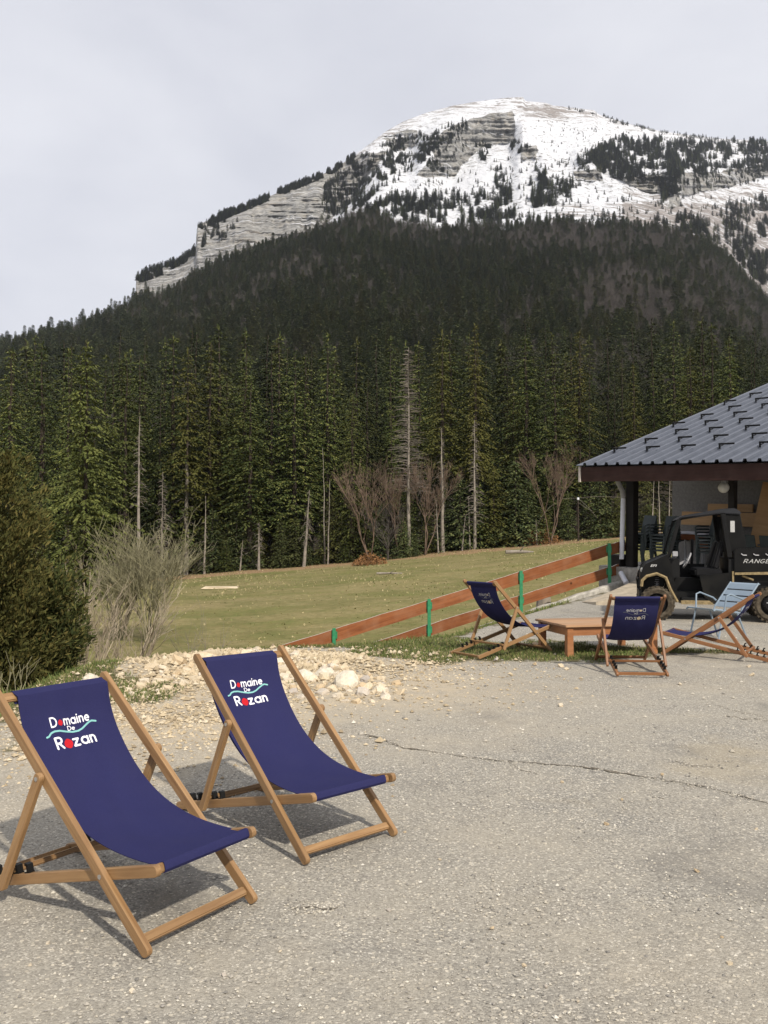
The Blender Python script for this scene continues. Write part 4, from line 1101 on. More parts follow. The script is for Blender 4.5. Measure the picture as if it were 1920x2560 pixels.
e1 = loc(at(1545, 1206, 21.25)); e2 = loc(at(1556, 1228, 21.5))
dp = MB(); dp.tube([e1 + Vector((0, 0, 0.06)), e1, e2, dp0 + Vector((0, 0, .02))], 0.058, 12); dp.build('elbow', M['zinc'], dpo, smooth=True)
dp = MB(); dp.tube([loc(at(1552, 1432, 21.3)), loc(at(1566, 1458, 21.0))], 0.062, 12); dp.build('shoe', M['pvc'], dpo, smooth=True)

# globe lamp under the eave
gp_ = at(1809, 1219, 19.2)
gl = thing('globe_lamp', 'round frosted glass globe lamp hanging under the shelter eave', 'lamp', gp_)
bmx = bmesh.new(); bmesh.ops.create_uvsphere(bmx, u_segments=24, v_segments=16, radius=0.118)
for f_ in bmx.faces: f_.smooth = True
me = bpy.data.meshes.new('globe'); bmx.to_mesh(me); bmx.free(); me.materials.append(M['globe']); obj('globe', me, gl)
b = MB(); b.tube([(0, 0, 0.10), (0, 0, 0.16)], 0.05, 12); b.tube([(0, 0, 0.16), (0, 0, 0.62)], 0.012, 8); b.build('holder', M['zinc'], gl)

# things stored on the platform
def on_platform(px, y_, z=0.0):
    """shelter coordinates on the platform, at depth y_, in photo column px"""
    best = min((abs((lambda w: CX + F * w.x / w.y)(wor(u / 50, y_, pl)) - px), u / 50) for u in range(-20, 520))
    return wor(best[1], y_, pl + z)
RZ = RB.to_euler()
def plankthing(name, label, cat, p, w, h, th, lean, mat, yaw=0):
    b = MB(); b.box((-w / 2, -th / 2, 0), (w / 2, th / 2, h))
    o = b.build(name, mat, None, bevel=0.004)
    o.matrix_world = Matrix.Translation(p) @ RB @ Matrix.Rotation(yaw, 4, 'Z') @ Matrix.Rotation(lean, 4, 'X')
    return tag(o, label, cat)
pw = plankthing('leaning_panel', 'large varnished wooden panel leaning on the shelter wall, at the frame edge', 'panel', on_platform(1912, 2.75, 0.30), 0.95, 1.75, 0.03, math.radians(-9), M['ply'])
pw.matrix_world = pw.matrix_world @ Matrix.Rotation(math.radians(8), 4, 'Y')
plankthing('long_board', 'pale wooden board lying along the shelter wall behind the cab roof', 'board', on_platform(1795, 3.55, 0.98), 2.1, 0.34, 0.04, math.radians(-6), M['ply'])
plankthing('brown_board', 'brown wooden board resting above the pale board at the shelter wall', 'board', on_platform(1822, 3.75, 1.33), 1.2, 0.20, 0.04, math.radians(-3), M['ply'])
def trestle(p, w, label, hh):
    t = thing('folding_table', label, 'table', p); t.rotation_euler = RZ
    b = MB(); b.box((-w / 2, -0.35, hh), (w / 2, 0.35, hh + 0.035)); b.build('tabletop', M['pvc'], t, bevel=0.005)
    b = MB(); b.box((-w / 2 + .03, -0.36, hh - 0.14), (w / 2 - .03, -0.30, hh)); b.build('apron', M['fence'], t)
    for sx in (-1, 1):
        for sy in (-1, 1):
            b = MB(); b.bar((sx * (w / 2 - .08), sy * .28, 0), (sx * (w / 2 - .06), sy * .28, hh), 0.04, 0.04); b.build('leg', M['zinc'], t)
trestle(on_platform(1735, 3.1), 1.0, 'pale topped table standing behind the stacked chairs, left of the cab', 0.78)
trestle(on_platform(1800, 2.9), 0.8, 'pale topped table seen through the vehicle cab', 0.62)

# stacked resin chairs
def resin_chair_meshes():
    m = {}
    b = MB(); b.prism([(-0.23, 0.42), (0.22, 0.44), (0.25, 0.43), (0.25, 0.40), (0.2, 0.40), (-0.23, 0.39)], -0.22, 0.22); m['seat'] = b.mesh('seat', M['plastic'], bevel=0.008)
    b = MB(); b.prism([(-0.22, 0.42), (-0.34, 0.86), (-0.325, 0.875), (-0.19, 0.43)], -0.20, 0.20); m['backrest'] = b.mesh('backrest', M['plastic'], bevel=0.008)
    for s, nm in ((-1, 'armrest_a'), (1, 'armrest_b')):
        b = MB(); b.tube([(0.20, s * .25, 0.43), (0.19, s * .27, 0.63), (0.12, s * .275, 0.655), (-0.26, s * .25, 0.645)], 0.022, 6); m[nm] = b.mesh('armrest', M['plastic'])
    b = MB(); b.tube([(0, 0, 0.42), (0.06, 0, 0.0)], [0.032, 0.02], 6); m['leg'] = b.mesh('leg', M['plastic'])
    b = MB(); b.tube([(0, 0, 0.42), (-0.10, 0, 0.0)], [0.032, 0.02], 6); m['hleg'] = b.mesh('leg', M['plastic'])
    return m
RC = resin_chair_meshes()
def resin_chair(p, yaw, label, group):
    t = thing('stacked_chair', label, 'chair', p, (0, 0, 0), group)
    t.rotation_euler = (Matrix.Rotation(math.radians(3.4), 4, 'X') @ Matrix.Rotation(yaw, 4, 'Z')).to_euler()
    for nm in ('seat', 'backrest'): obj(nm, RC[nm], t)
    obj('armrest', RC['armrest_a'], t); obj('armrest', RC['armrest_b'], t)
    for s in (-1, 1):
        o = obj('leg', RC['leg'], t); o.location = (0.19, s * 0.20, 0)
        o = obj('leg', RC['hleg'], t); o.location = (-0.19, s * 0.20, 0)
ups = RB @ Vector((0, 0, 1)); bk = math.radians(212)
ordn = ['bottom', 'second from the bottom', 'third from the bottom', 'fourth from the bottom', 'fifth from the bottom', 'top']
for (px, y_, nst, where) in ((1606, 1.80, 6, 'stack next to the downpipe'), (1662, 1.80, 6, 'stack just left of the black vehicle'), (1778, 2.05, 6, 'stack seen through the vehicle cab')):
    base = on_platform(px, y_)
    for k in range(nst):
        d = Vector((math.cos(bk), math.sin(bk), 0))
        resin_chair(base + ups * (0.075 * k) + d * (0.012 * k), math.radians(212), 'dark resin chair, %s of the %s' % (ordn[k], where), 'stacked dark resin chairs in the shelter')
for px, lab in ((1880, 'dark resin chair standing above the cargo bed, left of the one at the frame edge'), (1935, 'dark resin chair standing above the cargo bed at the frame edge')):
    resin_chair(on_platform(px, 2.3), math.radians(40), lab, 'single dark resin chairs in the shelter')

# ------------------------------------------------------------------ utility vehicle
fw = at(1643, 1551, 14.75)
FWD = Vector((-0.972, 0.235, 0)); HEAD = math.atan2(FWD.y, FWD.x)
LEFT = Vector((-FWD.y, FWD.x, 0))
UO = Vector((fw.x, fw.y, zg1(fw.x, fw.y))) - LEFT * 0.62
UT = thing('utility_vehicle', 'dusty black open two seat utility vehicle with a cab roof and cargo bed', 'vehicle', UO, (0, 0, HEAD))
WB, WR = 1.90, 0.30
def U(): return MB()
HW = 0.66
UT.scale = (0.935, 0.935, 0.935)
# chassis, floor and sill
b = U(); b.box((-2.55, -0.42, 0.36), (0.20, 0.42, 0.50)); b.box((-1.35, -HW + .02, 0.30), (-0.42, HW - .02, 0.40)); b.box((-2.5, -0.5, 0.45), (-1.3, 0.5, 0.86)); b.build('chassis', M['black'], UT, bevel=0.01)
for s in (-1, 1):
    y0, y1 = (s * HW, s * (HW - 0.05))
    b = U(); b.prism([(-0.36, 0.34), (-0.42, 0.29), (-0.95, 0.29), (-0.95, 0.36), (-0.45, 0.36)], min(y0, y1), max(y0, y1)); b.build('sill', M['mud'], UT)
    # rear quarter below the seat
    b = U(); b.prism([(-0.95, 0.30), (-1.26, 0.62), (-1.26, 0.86), (-0.72, 0.80), (-0.80, 0.42)], min(y0, y1), max(y0, y1)); b.build('side_panel', M['utv'], UT, bevel=0.006)
    # front fender with its arch
    arch = [(0.265, 0.60), (0.25, 0.71), (0.17, 0.785), (0.0, 0.83), (-0.155, 0.76), (-0.23, 0.55), (-0.345, 0.33)]
    outer = [(-0.42, 0.30), (-0.30, 0.70), (-0.24, 1.02), (-0.20, 1.18), (-0.10, 1.13), (0.19, 1.00), (0.235, 0.93), (0.285, 0.78), (0.29, 0.60)]
    b = U(); b.prism(arch + outer, min(s * HW, s * (HW - 0.26)), max(s * HW, s * (HW - 0.26))); b.build('front_fender', M['utv'], UT)
    b = U(); ya = s * (HW + 0.03)
    b.tube([(x_, ya - s * 0.02, z_) for x_, z_ in arch], 0.030, 6); b.build('arch_trim', M['mud'], UT, smooth=True)
    b = U(); b.box((0.20, min(s * 0.40, s * 0.62), 0.85), (0.275, max(s * 0.40, s * 0.62), 0.93)); b.build('headlight', M['lamp'], UT, bevel=0.012)
b = U(); b.prism([(0.26, 0.62), (0.265, 0.80), (0.22, 0.94), (0.17, 1.01), (-0.20, 1.16), (-0.24, 0.9), (-0.1, 0.5), (0.25, 0.45)], -0.41, 0.41); b.build('hood', M['utv'], UT, bevel=0.012)
b = U(); b.box((0.25, -0.45, 0.40), (0.30, 0.45, 0.52)); b.tube([(0.28, -0.4, 0.5), (0.30, -0.38, 0.72), (0.30, 0.38, 0.72), (0.28, 0.4, 0.5)], 0.02, 6); b.build('bumper', M['black'], UT)
b = U(); b.box((-0.40, -0.60, 0.74), (-0.20, 0.60, 1.10)); b.build('dashboard', M['black'], UT, bevel=0.02)
b = U(); b.box((-1.30, -0.60, 0.40), (-1.22, 0.60, 1.10)); b.build('firewall', M['black'], UT)
b = U(); b.box((-0.95, -HW + .02, 0.40), (-0.30, -HW + .06, 0.98)); b.box((-1.22, -0.12, 0.40), (-0.35, 0.12, 0.74)); b.build('cab_lining', M['black'], UT)
# cab frame
for s in (-1, 1):
    y = s * (HW - 0.05); yt = s * (HW - 0.10)
    b = U(); b.bar((-0.21, y, 1.12), (-0.40, yt, 1.80), 0.05, 0.065, (1, 0, 0)); b.build('front_pillar', M['utv'], UT, bevel=0.008)
    b = U(); b.bar((-1.14, yt, 1.92), (-1.24, y, 1.12), 0.055, 0.085, (1, 0, 0)); b.build('rear_pillar', M['utv'], UT, bevel=0.008)
    b = U(); b.tube([(-0.40, yt, 1.80), (-0.48, yt, 1.84), (-1.06, yt, 1.93), (-1.2, yt, 1.94)], 0.032, 8); b.build('roof_rail', M['utv'], UT, smooth=True)
    b = U(); b.prism([(-1.16, 1.88), (-1.42, 1.90), (-1.50, 1.50), (-1.53, 1.30), (-1.26, 1.20)], min(yt, yt - s * .03), max(yt, yt - s * .03)); b.build('cab_side_screen', M['utv'], UT)
b = U(); b.prism([(-0.36, 1.79), (-0.46, 1.87), (-1.12, 1.985), (-1.34, 1.995), (-1.44, 1.93), (-1.44, 1.88), (-1.10, 1.90), (-0.46, 1.82)], -HW + 0.06, HW - 0.06); b.build('cab_roof', M['utvroof'] if 'utvroof' in M else mat_plain('dusty_grey_roof', (0.014, 0.015, 0.018), 0.38, 0.45, var=0.3), UT, bevel=0.015)
b = U(); b.prism([(-1.40, 1.90), (-1.43, 1.90), (-1.54, 1.28), (-1.51, 1.28)], -HW + 0.12, HW - 0.12); b.build('rear_screen', M['screen'], UT)
b = U(); b.prism([(-0.22, 1.16), (-0.25, 1.17), (-0.42, 1.78), (-0.40, 1.79)], -HW + 0.12, HW - 0.12); b.build('windscreen', M['screen'], UT)
b = U(); b.box((-1.335, HW - .099, 1.57), (-1.262, HW - .094, 1.77)); b.build('white_label', M['sticker'], UT)
# seat, wheel, belt post
b = U(); b.box((-1.12, -0.58, 0.78), (-0.66, 0.58, 0.92)); b.build('seat_cushion', M['seatvinyl'], UT, bevel=0.03)
for s in (-1, 1):
    b = U(); b.prism([(-1.05, 0.92), (-1.17, 1.40), (-1.10, 1.43), (-0.95, 0.93)], s * 0.33 - 0.2, s * 0.33 + 0.2); b.build('seat_back', M['seatvinyl'], UT, bevel=0.03)
st = [(-0.55 + 0.035 * math.sin(a) * 1.0 - 0.10 * math.sin(a), 0.30 + 0.17 * math.cos(a), 1.06 + 0.13 * math.sin(a)) for a in [6.2832 * k / 18 for k in range(19)]]
b = U(); b.tube(st, 0.015, 6); b.bar((-0.55, 0.30, 1.06), (-0.32, 0.30, 0.95), 0.04, 0.04); b.bar((-0.55, 0.14, 1.06), (-0.55, 0.46, 1.06), 0.02, 0.03); b.build('steering_wheel', M['zinc'], UT)
b = U(); b.bar((-0.72, -0.45, 1.45), (-0.70, -0.45, 0.75), 0.05, 0.04, (0, 1, 0)); b.build('belt_post', M['utv'], UT)
b = U(); b.tube([(-0.30, HW - .02, 1.14), (-0.33, HW + .05, 1.20)], 0.014, 6); b.box((-0.36, HW + 0.0, 1.14), (-0.27, HW + .07, 1.23)); b.build('side_mirror', M['zinc'], UT, bevel=0.01)
# cargo bed
bx0, bx1 = -2.62, -1.30
for s in (-1, 1):
    ys = sorted((s * HW, s * (HW - 0.05)))
    b = U(); b.prism([(bx1, 0.86), (bx1, 1.22), (bx1 - 0.04, 1.28), (bx0, 1.33), (bx0, 0.90), (-2.1, 0.88)], ys[0], ys[1]); bedo = b.build('bed_side', M['utv'], UT, bevel=0.012)
    b = U(); ys2 = sorted((s * (HW + 0.002), s * (HW + 0.02)))
    b.prism([(bx1 - 0.01, 0.86), (bx0, 0.90), (bx0, 0.85), (-2.0, 0.83), (bx1 - 0.01, 0.82)], ys2[0], ys2[1]); b.build('mud_line', M['mud'], UT)
    for k in range(6):
        x_ = bx1 - 0.12 - k * 0.20
        b = U(); yy_ = s * (HW + 0.012); b.tube([(x_, yy_, 1.19), (x_ - 0.03, yy_ + s * .012, 1.165), (x_ - 0.09, yy_, 1.165)], 0.010, 5); b.build('bed_hook', M['zinc'], bedo)
b = U(); b.box((bx0, -HW + .05, 0.86), (bx1, HW - .05, 0.92)); b.box((bx1 - .05, -HW + .05, 0.92), (bx1, HW - .05, 1.24)); b.box((bx0, -HW + .05, 0.92), (bx0 + .05, HW - .05, 1.28)); b.build('bed_floor', M['utv'], UT)
b = U(); b.tube([(-1.45, HW - .1, 0.80), (-1.62, HW - .02, 0.73)], 0.02, 6); b.build('exhaust', M['mud'], UT)
b = U(); b.box((-1.30, HW - 0.10, 0.62), (-1.27, HW - 0.0, 0.88)); b.build('mud_flap', M['mud'], UT)
# wheels
def wheel(x_, s):
    w = thing('wheel', None, None); w.parent = UT; w.location = (x_, s * 0.62, WR)
    b = MB(); n = 40
    pr = [(-0.11, 0.185), (-0.125, 0.25), (-0.10, 0.288), (0.10, 0.288), (0.125, 0.25), (0.11, 0.185)]
    vs = [(r * math.cos(6.2832 * k / n), y, r * math.sin(6.2832 * k / n)) for k in range(n) for y, r in pr]; m_ = len(pr)
    fs = [(k * m_ + j, k * m_ + j + 1, ((k + 1) % n) * m_ + j + 1, ((k + 1) % n) * m_ + j) for k in range(n) for j in range(m_ - 1)]
    b.add(vs, fs)
    for k in range(22):                              # chunky lugs
        a = 6.2832 * k / 22
        for yy_, off in ((-0.065, 0), (0.065, 0.14)):
            c, s_ = math.cos(a + off), math.sin(a + off)
            p0 = Vector((0.278 * c, yy_, 0.278 * s_)); p1 = Vector((0.306 * c, yy_, 0.306 * s_))
            b.bar(p0, p1, 0.042, 0.10, (0, 1, 0))
    ty = b.build('tyre', M['rubber'], w)
    b = MB(); o_ = 1 if s > 0 else -1
    b.tube([(0, -0.10 * o_, 0), (0, 0.05 * o_, 0)], 0.184, 24); b.tube([(0, 0.05 * o_, 0), (0, 0.09 * o_, 0)], [0.17, 0.10], 24); b.tube([(0, 0.09 * o_, 0), (0, 0.115 * o_, 0)], 0.045, 12)
    rim = b.build('rim', M['black'], w)
    for k in range(4):
        a = 6.2832 * k / 4 + .5
        c = MB(); c.tube([(0.085 * math.cos(a), 0.085 * o_, 0.085 * math.sin(a)), (0.085 * math.cos(a), 0.11 * o_, 0.085 * math.sin(a))], 0.013, 6); c.build('wheel_nut', M['bolt'], w)
    return w
for x_ in (0.0, -WB):
    for s in (-1, 1): wheel(x_, s)
for s in (-1, 1):
    b = U(); b.tube([(0.0, s * 0.45, 0.42), (-0.03, s * 0.36, 0.82)], 0.02, 6)
    for k in range(9):
        z_ = 0.46 + 0.035 * k
        b.tube([(-0.003 * k + 0.042 * math.cos(a), s * (0.44 - 0.008 * k) + 0.042 * math.sin(a), z_ + 0.035 * a / 6.28) for a in [6.2832 * q / 8 for q in range(9)]], 0.007, 4, 0, False)
    b.build('coil_spring', M['zinc'], UT)

# ------------------------------------------------------------------ stroke lettering (words embroidered or printed as rounded strokes)
def arc(cx, cy, r, a0, a1, n=12, ry=None):
    return [(cx + r * math.cos(math.radians(a0 + (a1 - a0) * i / n)), cy + (ry or r) * math.sin(math.radians(a0 + (a1 - a0) * i / n))) for i in range(n + 1)]
GL = {
 'D': (0.78, [[(0, 0), (0, 1)], [(0, 1)] + arc(0.28, 0.5, 0.5, 90, -90, 14) + [(0, 0)]]),
 'm': (0.88, [[(0, 0), (0, 0.62)], [(0, 0.4)] + arc(0.22, 0.40, 0.22, 180, 0, 10) + [(0.44, 0)], arc(0.66, 0.40, 0.22, 180, 0, 10) + [(0.88, 0)]]),
 'a': (0.60, [arc(0.30, 0.31, 0.31, 0, 360, 20), [(0.61, 0.62), (0.61, 0)]]),
 'i': (0.02, [[(0.01, 0), (0.01, 0.62)], [(0.01, 0.88), (0.02, 0.90)]]),
 'n': (0.46, [[(0, 0), (0, 0.62)], [(0, 0.38)] + arc(0.23, 0.39, 0.23, 180, 0, 10) + [(0.46, 0)]]),
 'e': (0.60, [[(0.0, 0.33), (0.60, 0.33)] + arc(0.30, 0.31, 0.30, 4, 310, 18)]),
 'R': (0.62, [[(0, 0), (0, 1)], [(0, 1)] + arc(0.30, 0.74, 0.26, 90, -90, 10) + [(0, 0.48)], [(0.26, 0.46), (0.60, 0)]]),
 'z': (0.50, [[(0, 0.62), (0.48, 0.62), (0.0, 0), (0.50, 0)]]),
 'A': (0.7, [[(0, 0), (0.35, 1), (0.7, 0)], [(0.13, 0.35), (0.57, 0.35)]]),
 'N': (0.65, [[(0, 0), (0, 1), (0.65, 0), (0.65, 1)]]),
 'G': (0.7, [arc(0.36, 0.5, 0.36, 45, 330, 14, 0.5) + [(0.68, 0.42), (0.42, 0.42)]]),
 'E': (0.55, [[(0.55, 0), (0, 0), (0, 1), (0.55, 1)], [(0, 0.5), (0.45, 0.5)]]),
 'F': (0.55, [[(0, 0), (0, 1), (0.55, 1)], [(0, 0.5), (0.45, 0.5)]]),
 'I': (0.02, [[(0, 0), (0, 1)]]),
 'o': (0.50, 'dot'),
}
def lay(word, gap=0.27):
    x = 0; st_ = []; dots = []
    for ch in word:
        w, s = GL[ch]
        if s == 'dot': dots.append((x + w / 2, 0.31))
        else: st_ += [[(px_ + x, py_) for px_, py_ in q] for q in s]
        x += w + gap
    return st_, dots, x - gap
def stroke_mesh(b, line, hw, fmap, lift, m=0):
    """round ended ribbon along a 2-D line, put on a surface by fmap(x, y, lift)"""
    pts = []
    for p in line:
        if not pts or math.hypot(p[0] - pts[-1][0], p[1] - pts[-1][1]) > 1e-5: pts.append(p)
    # resample corners as round joins: one outline quad per piece plus discs
    for k, (p, q) in enumerate(zip(pts[:-1], pts[1:])):
        dx, dy = q[0] - p[0], q[1] - p[1]; l = math.hypot(dx, dy); nx, ny = -dy / l * hw, dx / l * hw
        lf = lift + 0.00002 * (k % 7)
        b.add([fmap(p[0] + nx, p[1] + ny, lf), fmap(p[0] - nx, p[1] - ny, lf), fmap(q[0] - nx, q[1] - ny, lf), fmap(q[0] + nx, q[1] + ny, lf)], [(0, 1, 2, 3)], m)
    for k, p in enumerate(pts):
        lf = lift + 0.00016 + 0.00002 * (k % 5)
        b.add([fmap(p[0] + hw * math.cos(6.2832 * i / 10), p[1] + hw * math.sin(6.2832 * i / 10), lf) for i in range(10)], [tuple(range(10))], m)
def disc_mesh(b, c, r, fmap, lift, m=0, n=18, wob=0.06):
    b.add([fmap(c[0], c[1], lift)] + [fmap(c[0] + r * (1 + wob * math.sin(7 * i)) * math.cos(6.2832 * i / n), c[1] + r * (1 + wob * math.cos(5 * i)) * math.sin(6.2832 * i / n), lift) for i in range(n)], [(0, i + 1, (i + 1) % n + 1) for i in range(n)], m)
def raw_build(b, name, mat, parent):
    me = bpy.data.meshes.new(name); me.from_pydata(b.v, [], b.f); me.materials.append(mat)
    return obj(name, me, parent)

# writing on the vehicle: slanted capitals on the bed side, a smaller mark on the hood side
def side_text(word, x0, z0, h, mat, name, hw=0.10, sl=0.30):
    st_, dots, w = lay(word, 0.30); b = MB()
    fm = lambda x, y, l: (x0 - (x + sl * y) * h * 1.45, HW + 0.0025 + l, z0 + y * h)
    for q in st_: stroke_mesh(b, q, hw, fm, 0.0)
    return raw_build(b, name, mat, UT)
side_text('RANGER', -1.46, 1.03, 0.064, M['sticker'], 'bed_lettering', 0.065)
side_text('EFI', 0.10, 0.955, 0.034, M['sticker'], 'hood_lettering', 0.13)

# ------------------------------------------------------------------ deck chairs
CA, CLA, CB1, CB2, CCB = 0.3377, 1.266, 0.2604, 0.9399, 0.8116
wA, wB, wC = 0.278, 0.252, 0.303
_rail = {}
def rail_mesh(name, L_, w, t, mat):
    k = (name, L_, w, t, mat.name)
    if k not in _rail:
        r = 0.45 * w; pl_ = []
        for cx_, cz_, a0 in ((L_ - r, w / 2 - r, 0), (r, w / 2 - r, 90), (r, -w / 2 + r, 180), (L_ - r, -w / 2 + r, 270)):
            pl_ += [(cx_ + r * math.cos(math.radians(a0 + 22.5 * i)), cz_ + r * math.sin(math.radians(a0 + 22.5 * i))) for i in range(5)]
        b = MB(); b.prism(pl_, -t / 2, t / 2); _rail[k] = b.mesh(name, mat, bevel=0.0025, seg=1)
    return _rail[k]
def bar_mesh(name, L_, w, t, mat):
    k = (name, L_, w, t, mat.name)
    if k not in _rail:
        b = MB(); b.box((0, -t / 2, -w / 2), (L_, t / 2, w / 2)); _rail[k] = b.mesh(name, mat, bevel=0.005, seg=2)
    return _rail[k]
def place(p0, d, side):
    d = Vector(d).normalized(); y = Vector(side); z = d.cross(y).normalized(); y = z.cross(d)
    m = Matrix((d, y, z)).transposed().to_4x4(); m.translation = Vector(p0); return m
b = MB(); b.tube([(0, -0.003, 0), (0, 0.003, 0)], 0.009, 10); BOLT = b.mesh('bolt', M['bolt'])
SAG = (0.7209, 0.4158, -0.4100)

def deck_chair(x0, y0, th, d, z0, label, shift, wood, group):
    rt = thing('deck_chair', label, 'deck chair', (x0, y0, z0 + 0.018), (0, 0, th + math.pi), group)
    px_ = -(CA ** 2 - CB2 ** 2 + d * d) / (2 * d); pz = math.sqrt(CA ** 2 - px_ ** 2)
    P_ = Vector((0, px_, pz)); u = P_ / CA; R_ = Vector((0, -d, 0)); v = (P_ - R_) / CB2
    T_ = u * CLA; Cb = u * CCB; S_ = P_ + v * CB1
    # where the prop leg meets the notched rail
    q = next(k / 200 for k in range(60, 190) if (P_ - v * (k / 200) - Cb).length > 0.505)
    L_ = P_ - v * q
    X = Vector((1, 0, 0))
    for s in (-1, 1):
        o = obj('long_rail', rail_mesh('long_rail', CLA + 0.02, 0.043, 0.025, wood), rt, place(u * -0.005 + X * s * wA, u, X))
        for c in (CA, CCB):
            k = obj('bolt', BOLT, o); k.location = (c + 0.005, s * 0.0125, 0)
        o = obj('seat_rail', rail_mesh('seat_rail', CB1 + CB2 + 0.03, 0.043, 0.025, wood), rt, place(R_ - v * 0.005 + X * s * wB, v, X))
        dl = (L_ - Cb).normalized()
        o = obj('prop_leg', rail_mesh('prop_leg', (L_ - Cb).length + 0.05, 0.040, 0.024, wood), rt, place(Cb - dl * 0.02 + X * s * wC, dl, X))
        k = obj('bolt', BOLT, o); k.location = (0.022, s * 0.012, 0)
        # black notched blocks on top of the seat rail
        up = Vector((0, -v.z, v.y))
        for j in range(5):
            b = MB()
            c = P_ - v * (q - 0.10 + 0.072 * j) + X * s * (wB - 0.004) + up * 0.021
            if (c - R_).dot(v) < 0.02: continue
            b.bar(c - v * 0.016, c + v * 0.016, 0.026, 0.012, up); b.bar(c + v * 0.006, c + v * 0.004 + up * 0.034, 0.026, 0.012, v); b.bar(c + v * 0.008 + up * 0.030, c - v * 0.010 + up * 0.036, 0.026, 0.010, up)
            b.build('notch_block', M['black'], rt)
    w2 = wA - 0.0127
    nA = Vector((0, -u.z, u.y))
    tb = obj('top_bar', bar_mesh('top_bar', 2 * w2, 0.046, 0.018, wood), rt, place(u * (CLA - 0.035) + nA * 0.008 - X * w2, X, nA))
    obj('front_stretcher', bar_mesh('front_stretcher', 2 * w2, 0.036, 0.024, wood), rt, place(u * 0.055 - X * w2, X, nA))
    w3 = wB - 0.0127
    nB = Vector((0, -v.z, v.y))
    sb = obj('seat_bar', bar_mesh('seat_bar', 2 * w3, 0.034, 0.024, wood), rt, place(S_ - v * 0.012 - X * w3, X, v))
    obj('rear_bar', bar_mesh('rear_bar', 2 * w3, 0.030, 0.022, wood), rt, place(R_ + v * 0.03 - X * w3, X, v))
    w4 = wC - 0.0122
    obj('prop_bar', bar_mesh('prop_bar', 2 * w4, 0.024, 0.022, wood), rt, place(L_ + nB * 0.034 - X * w4, X, nB))
    # canvas: hangs between top bar and seat bar, wrapped round both
    ch = S_ - T_; nrm = Vector((0, ch.z, -ch.y)).normalized()
    if nrm.z > 0: nrm = -nrm
    def curve(t): return T_ + ch * t + nrm * (t * (1 - t) * (SAG[0] + SAG[1] * t + SAG[2] * t * t))
    tc_ = u * (CLA - 0.035) + nA * 0.008                            # over the top bar from its back to its front
    line = [tc_ - u * 0.030 + nA * 0.0125, tc_ + nA * 0.0125, tc_ + u * 0.018 + nA * 0.0125, tc_ + u * 0.0255 + nA * 0.007, tc_ + u * 0.0265 - nA * 0.004, tc_ + u * 0.021 - nA * 0.0115, tc_ + u * 0.008 - nA * 0.0130]
    n0 = len(line)
    NT = 56
    for k in range(NT + 1):
        t = 0.045 + (0.975 - 0.045) * k / NT
        fr = max(0.0, 1 - max(0, t - 0.045) / 0.16)
        line.append(curve(t) - nA * (0.036 * fr * fr))
    sc_ = S_ - v * 0.012
    line += [sc_ + nB * 0.0195, sc_ + v * 0.013 + nB * 0.0175, sc_ + v * 0.0165 + nB * 0.006, sc_ + v * 0.0165 - nB * 0.010, sc_ + v * 0.008 - nB * 0.0195, sc_ - v * 0.014 - nB * 0.0195]
    NU = 14; hwid = 0.2315
    L2 = len(line); nrml = []
    for i in range(L2):
        tg = (line[min(i + 1, L2 - 1)] - line[max(i - 1, 0)]).normalized(); nrml.append(Vector((0, -tg.z, tg.y)))
    sgn = 1.0 if nrml[n0 + 20].z > 0 else -1.0
    nrml = [n_ * sgn for n_ in nrml]
    sh = -shift
    def surf(uu, i):
        t = (i - n0) / NT; g = 0.016 * math.sin(math.pi * min(1, max(0, t))) if 0 < t < 1 else 0
        if 0 < t < 1:
            e_ = min(t, 1 - t) / 0.12; e_ = min(1, e_)
            g += e_ * (0.0035 * math.sin(uu * 19 + 7 * t + x0) * math.sin(9 * t + 3 * y0) + 0.0025 * math.sin(uu * 41 - 13 * t + y0)) + 0.003 * math.exp(-((t - 0.05) / 0.05) ** 2) * math.sin(uu * 60 + x0 * 5)
        return line[i] + X * (sh + uu) - nrml[i] * (g * (1 - (uu / hwid) ** 2)) + X * (0.0 if not 0 < t < 1 else -uu / hwid * 0.004 * math.sin(math.pi * t))
    th_ = 0.0016; vs = []
    for lay_ in (th_, -th_):
        for i in range(L2):
            hem = 0.0022 if (n0 <= i < n0 + 3 and lay_ > 0) else 0
            for j in range(NU + 1):
                uu = hwid * (2 * j / NU - 1); vs.append(surf(uu, i) + nrml[i] * (lay_ + hem))
    fs = []; W_ = NU + 1; o_ = L2 * W_
    for i in range(L2 - 1):
        for j in range(NU):
            a = i * W_ + j
            fs.append((a, a + 1, a + W_ + 1, a + W_)); fs.append((o_ + a, o_ + a + W_, o_ + a + W_ + 1, o_ + a + 1))
        fs.append((i * W_, (i + 1) * W_, o_ + (i + 1) * W_, o_ + i * W_)); fs.append((i * W_ + NU, o_ + i * W_ + NU, o_ + (i + 1) * W_ + NU, (i + 1) * W_ + NU))
    for i in (0, L2 - 1):
        for j in range(NU): fs.append((i * W_ + j, i * W_ + j + 1, o_ + i * W_ + j + 1, o_ + i * W_ + j))
    b = MB(); b.add(vs, fs)
    cv = b.build('canvas', M['canvas'], rt, smooth=True)
    # embroidery: x to the sitter's right as one faces the chair, t down the cloth
    def smap(side):
        def fm(uu, t, lift):
            fi = n0 + (t - 0.045) / 0.93 * NT; i = int(fi); w = fi - i
            p = surf(-uu, i).lerp(surf(-uu, i + 1), w); n_ = nrml[i].lerp(nrml[i + 1], w)
            return tuple(p + n_ * (side * (th_ + 0.0008 + lift)))
        return fm
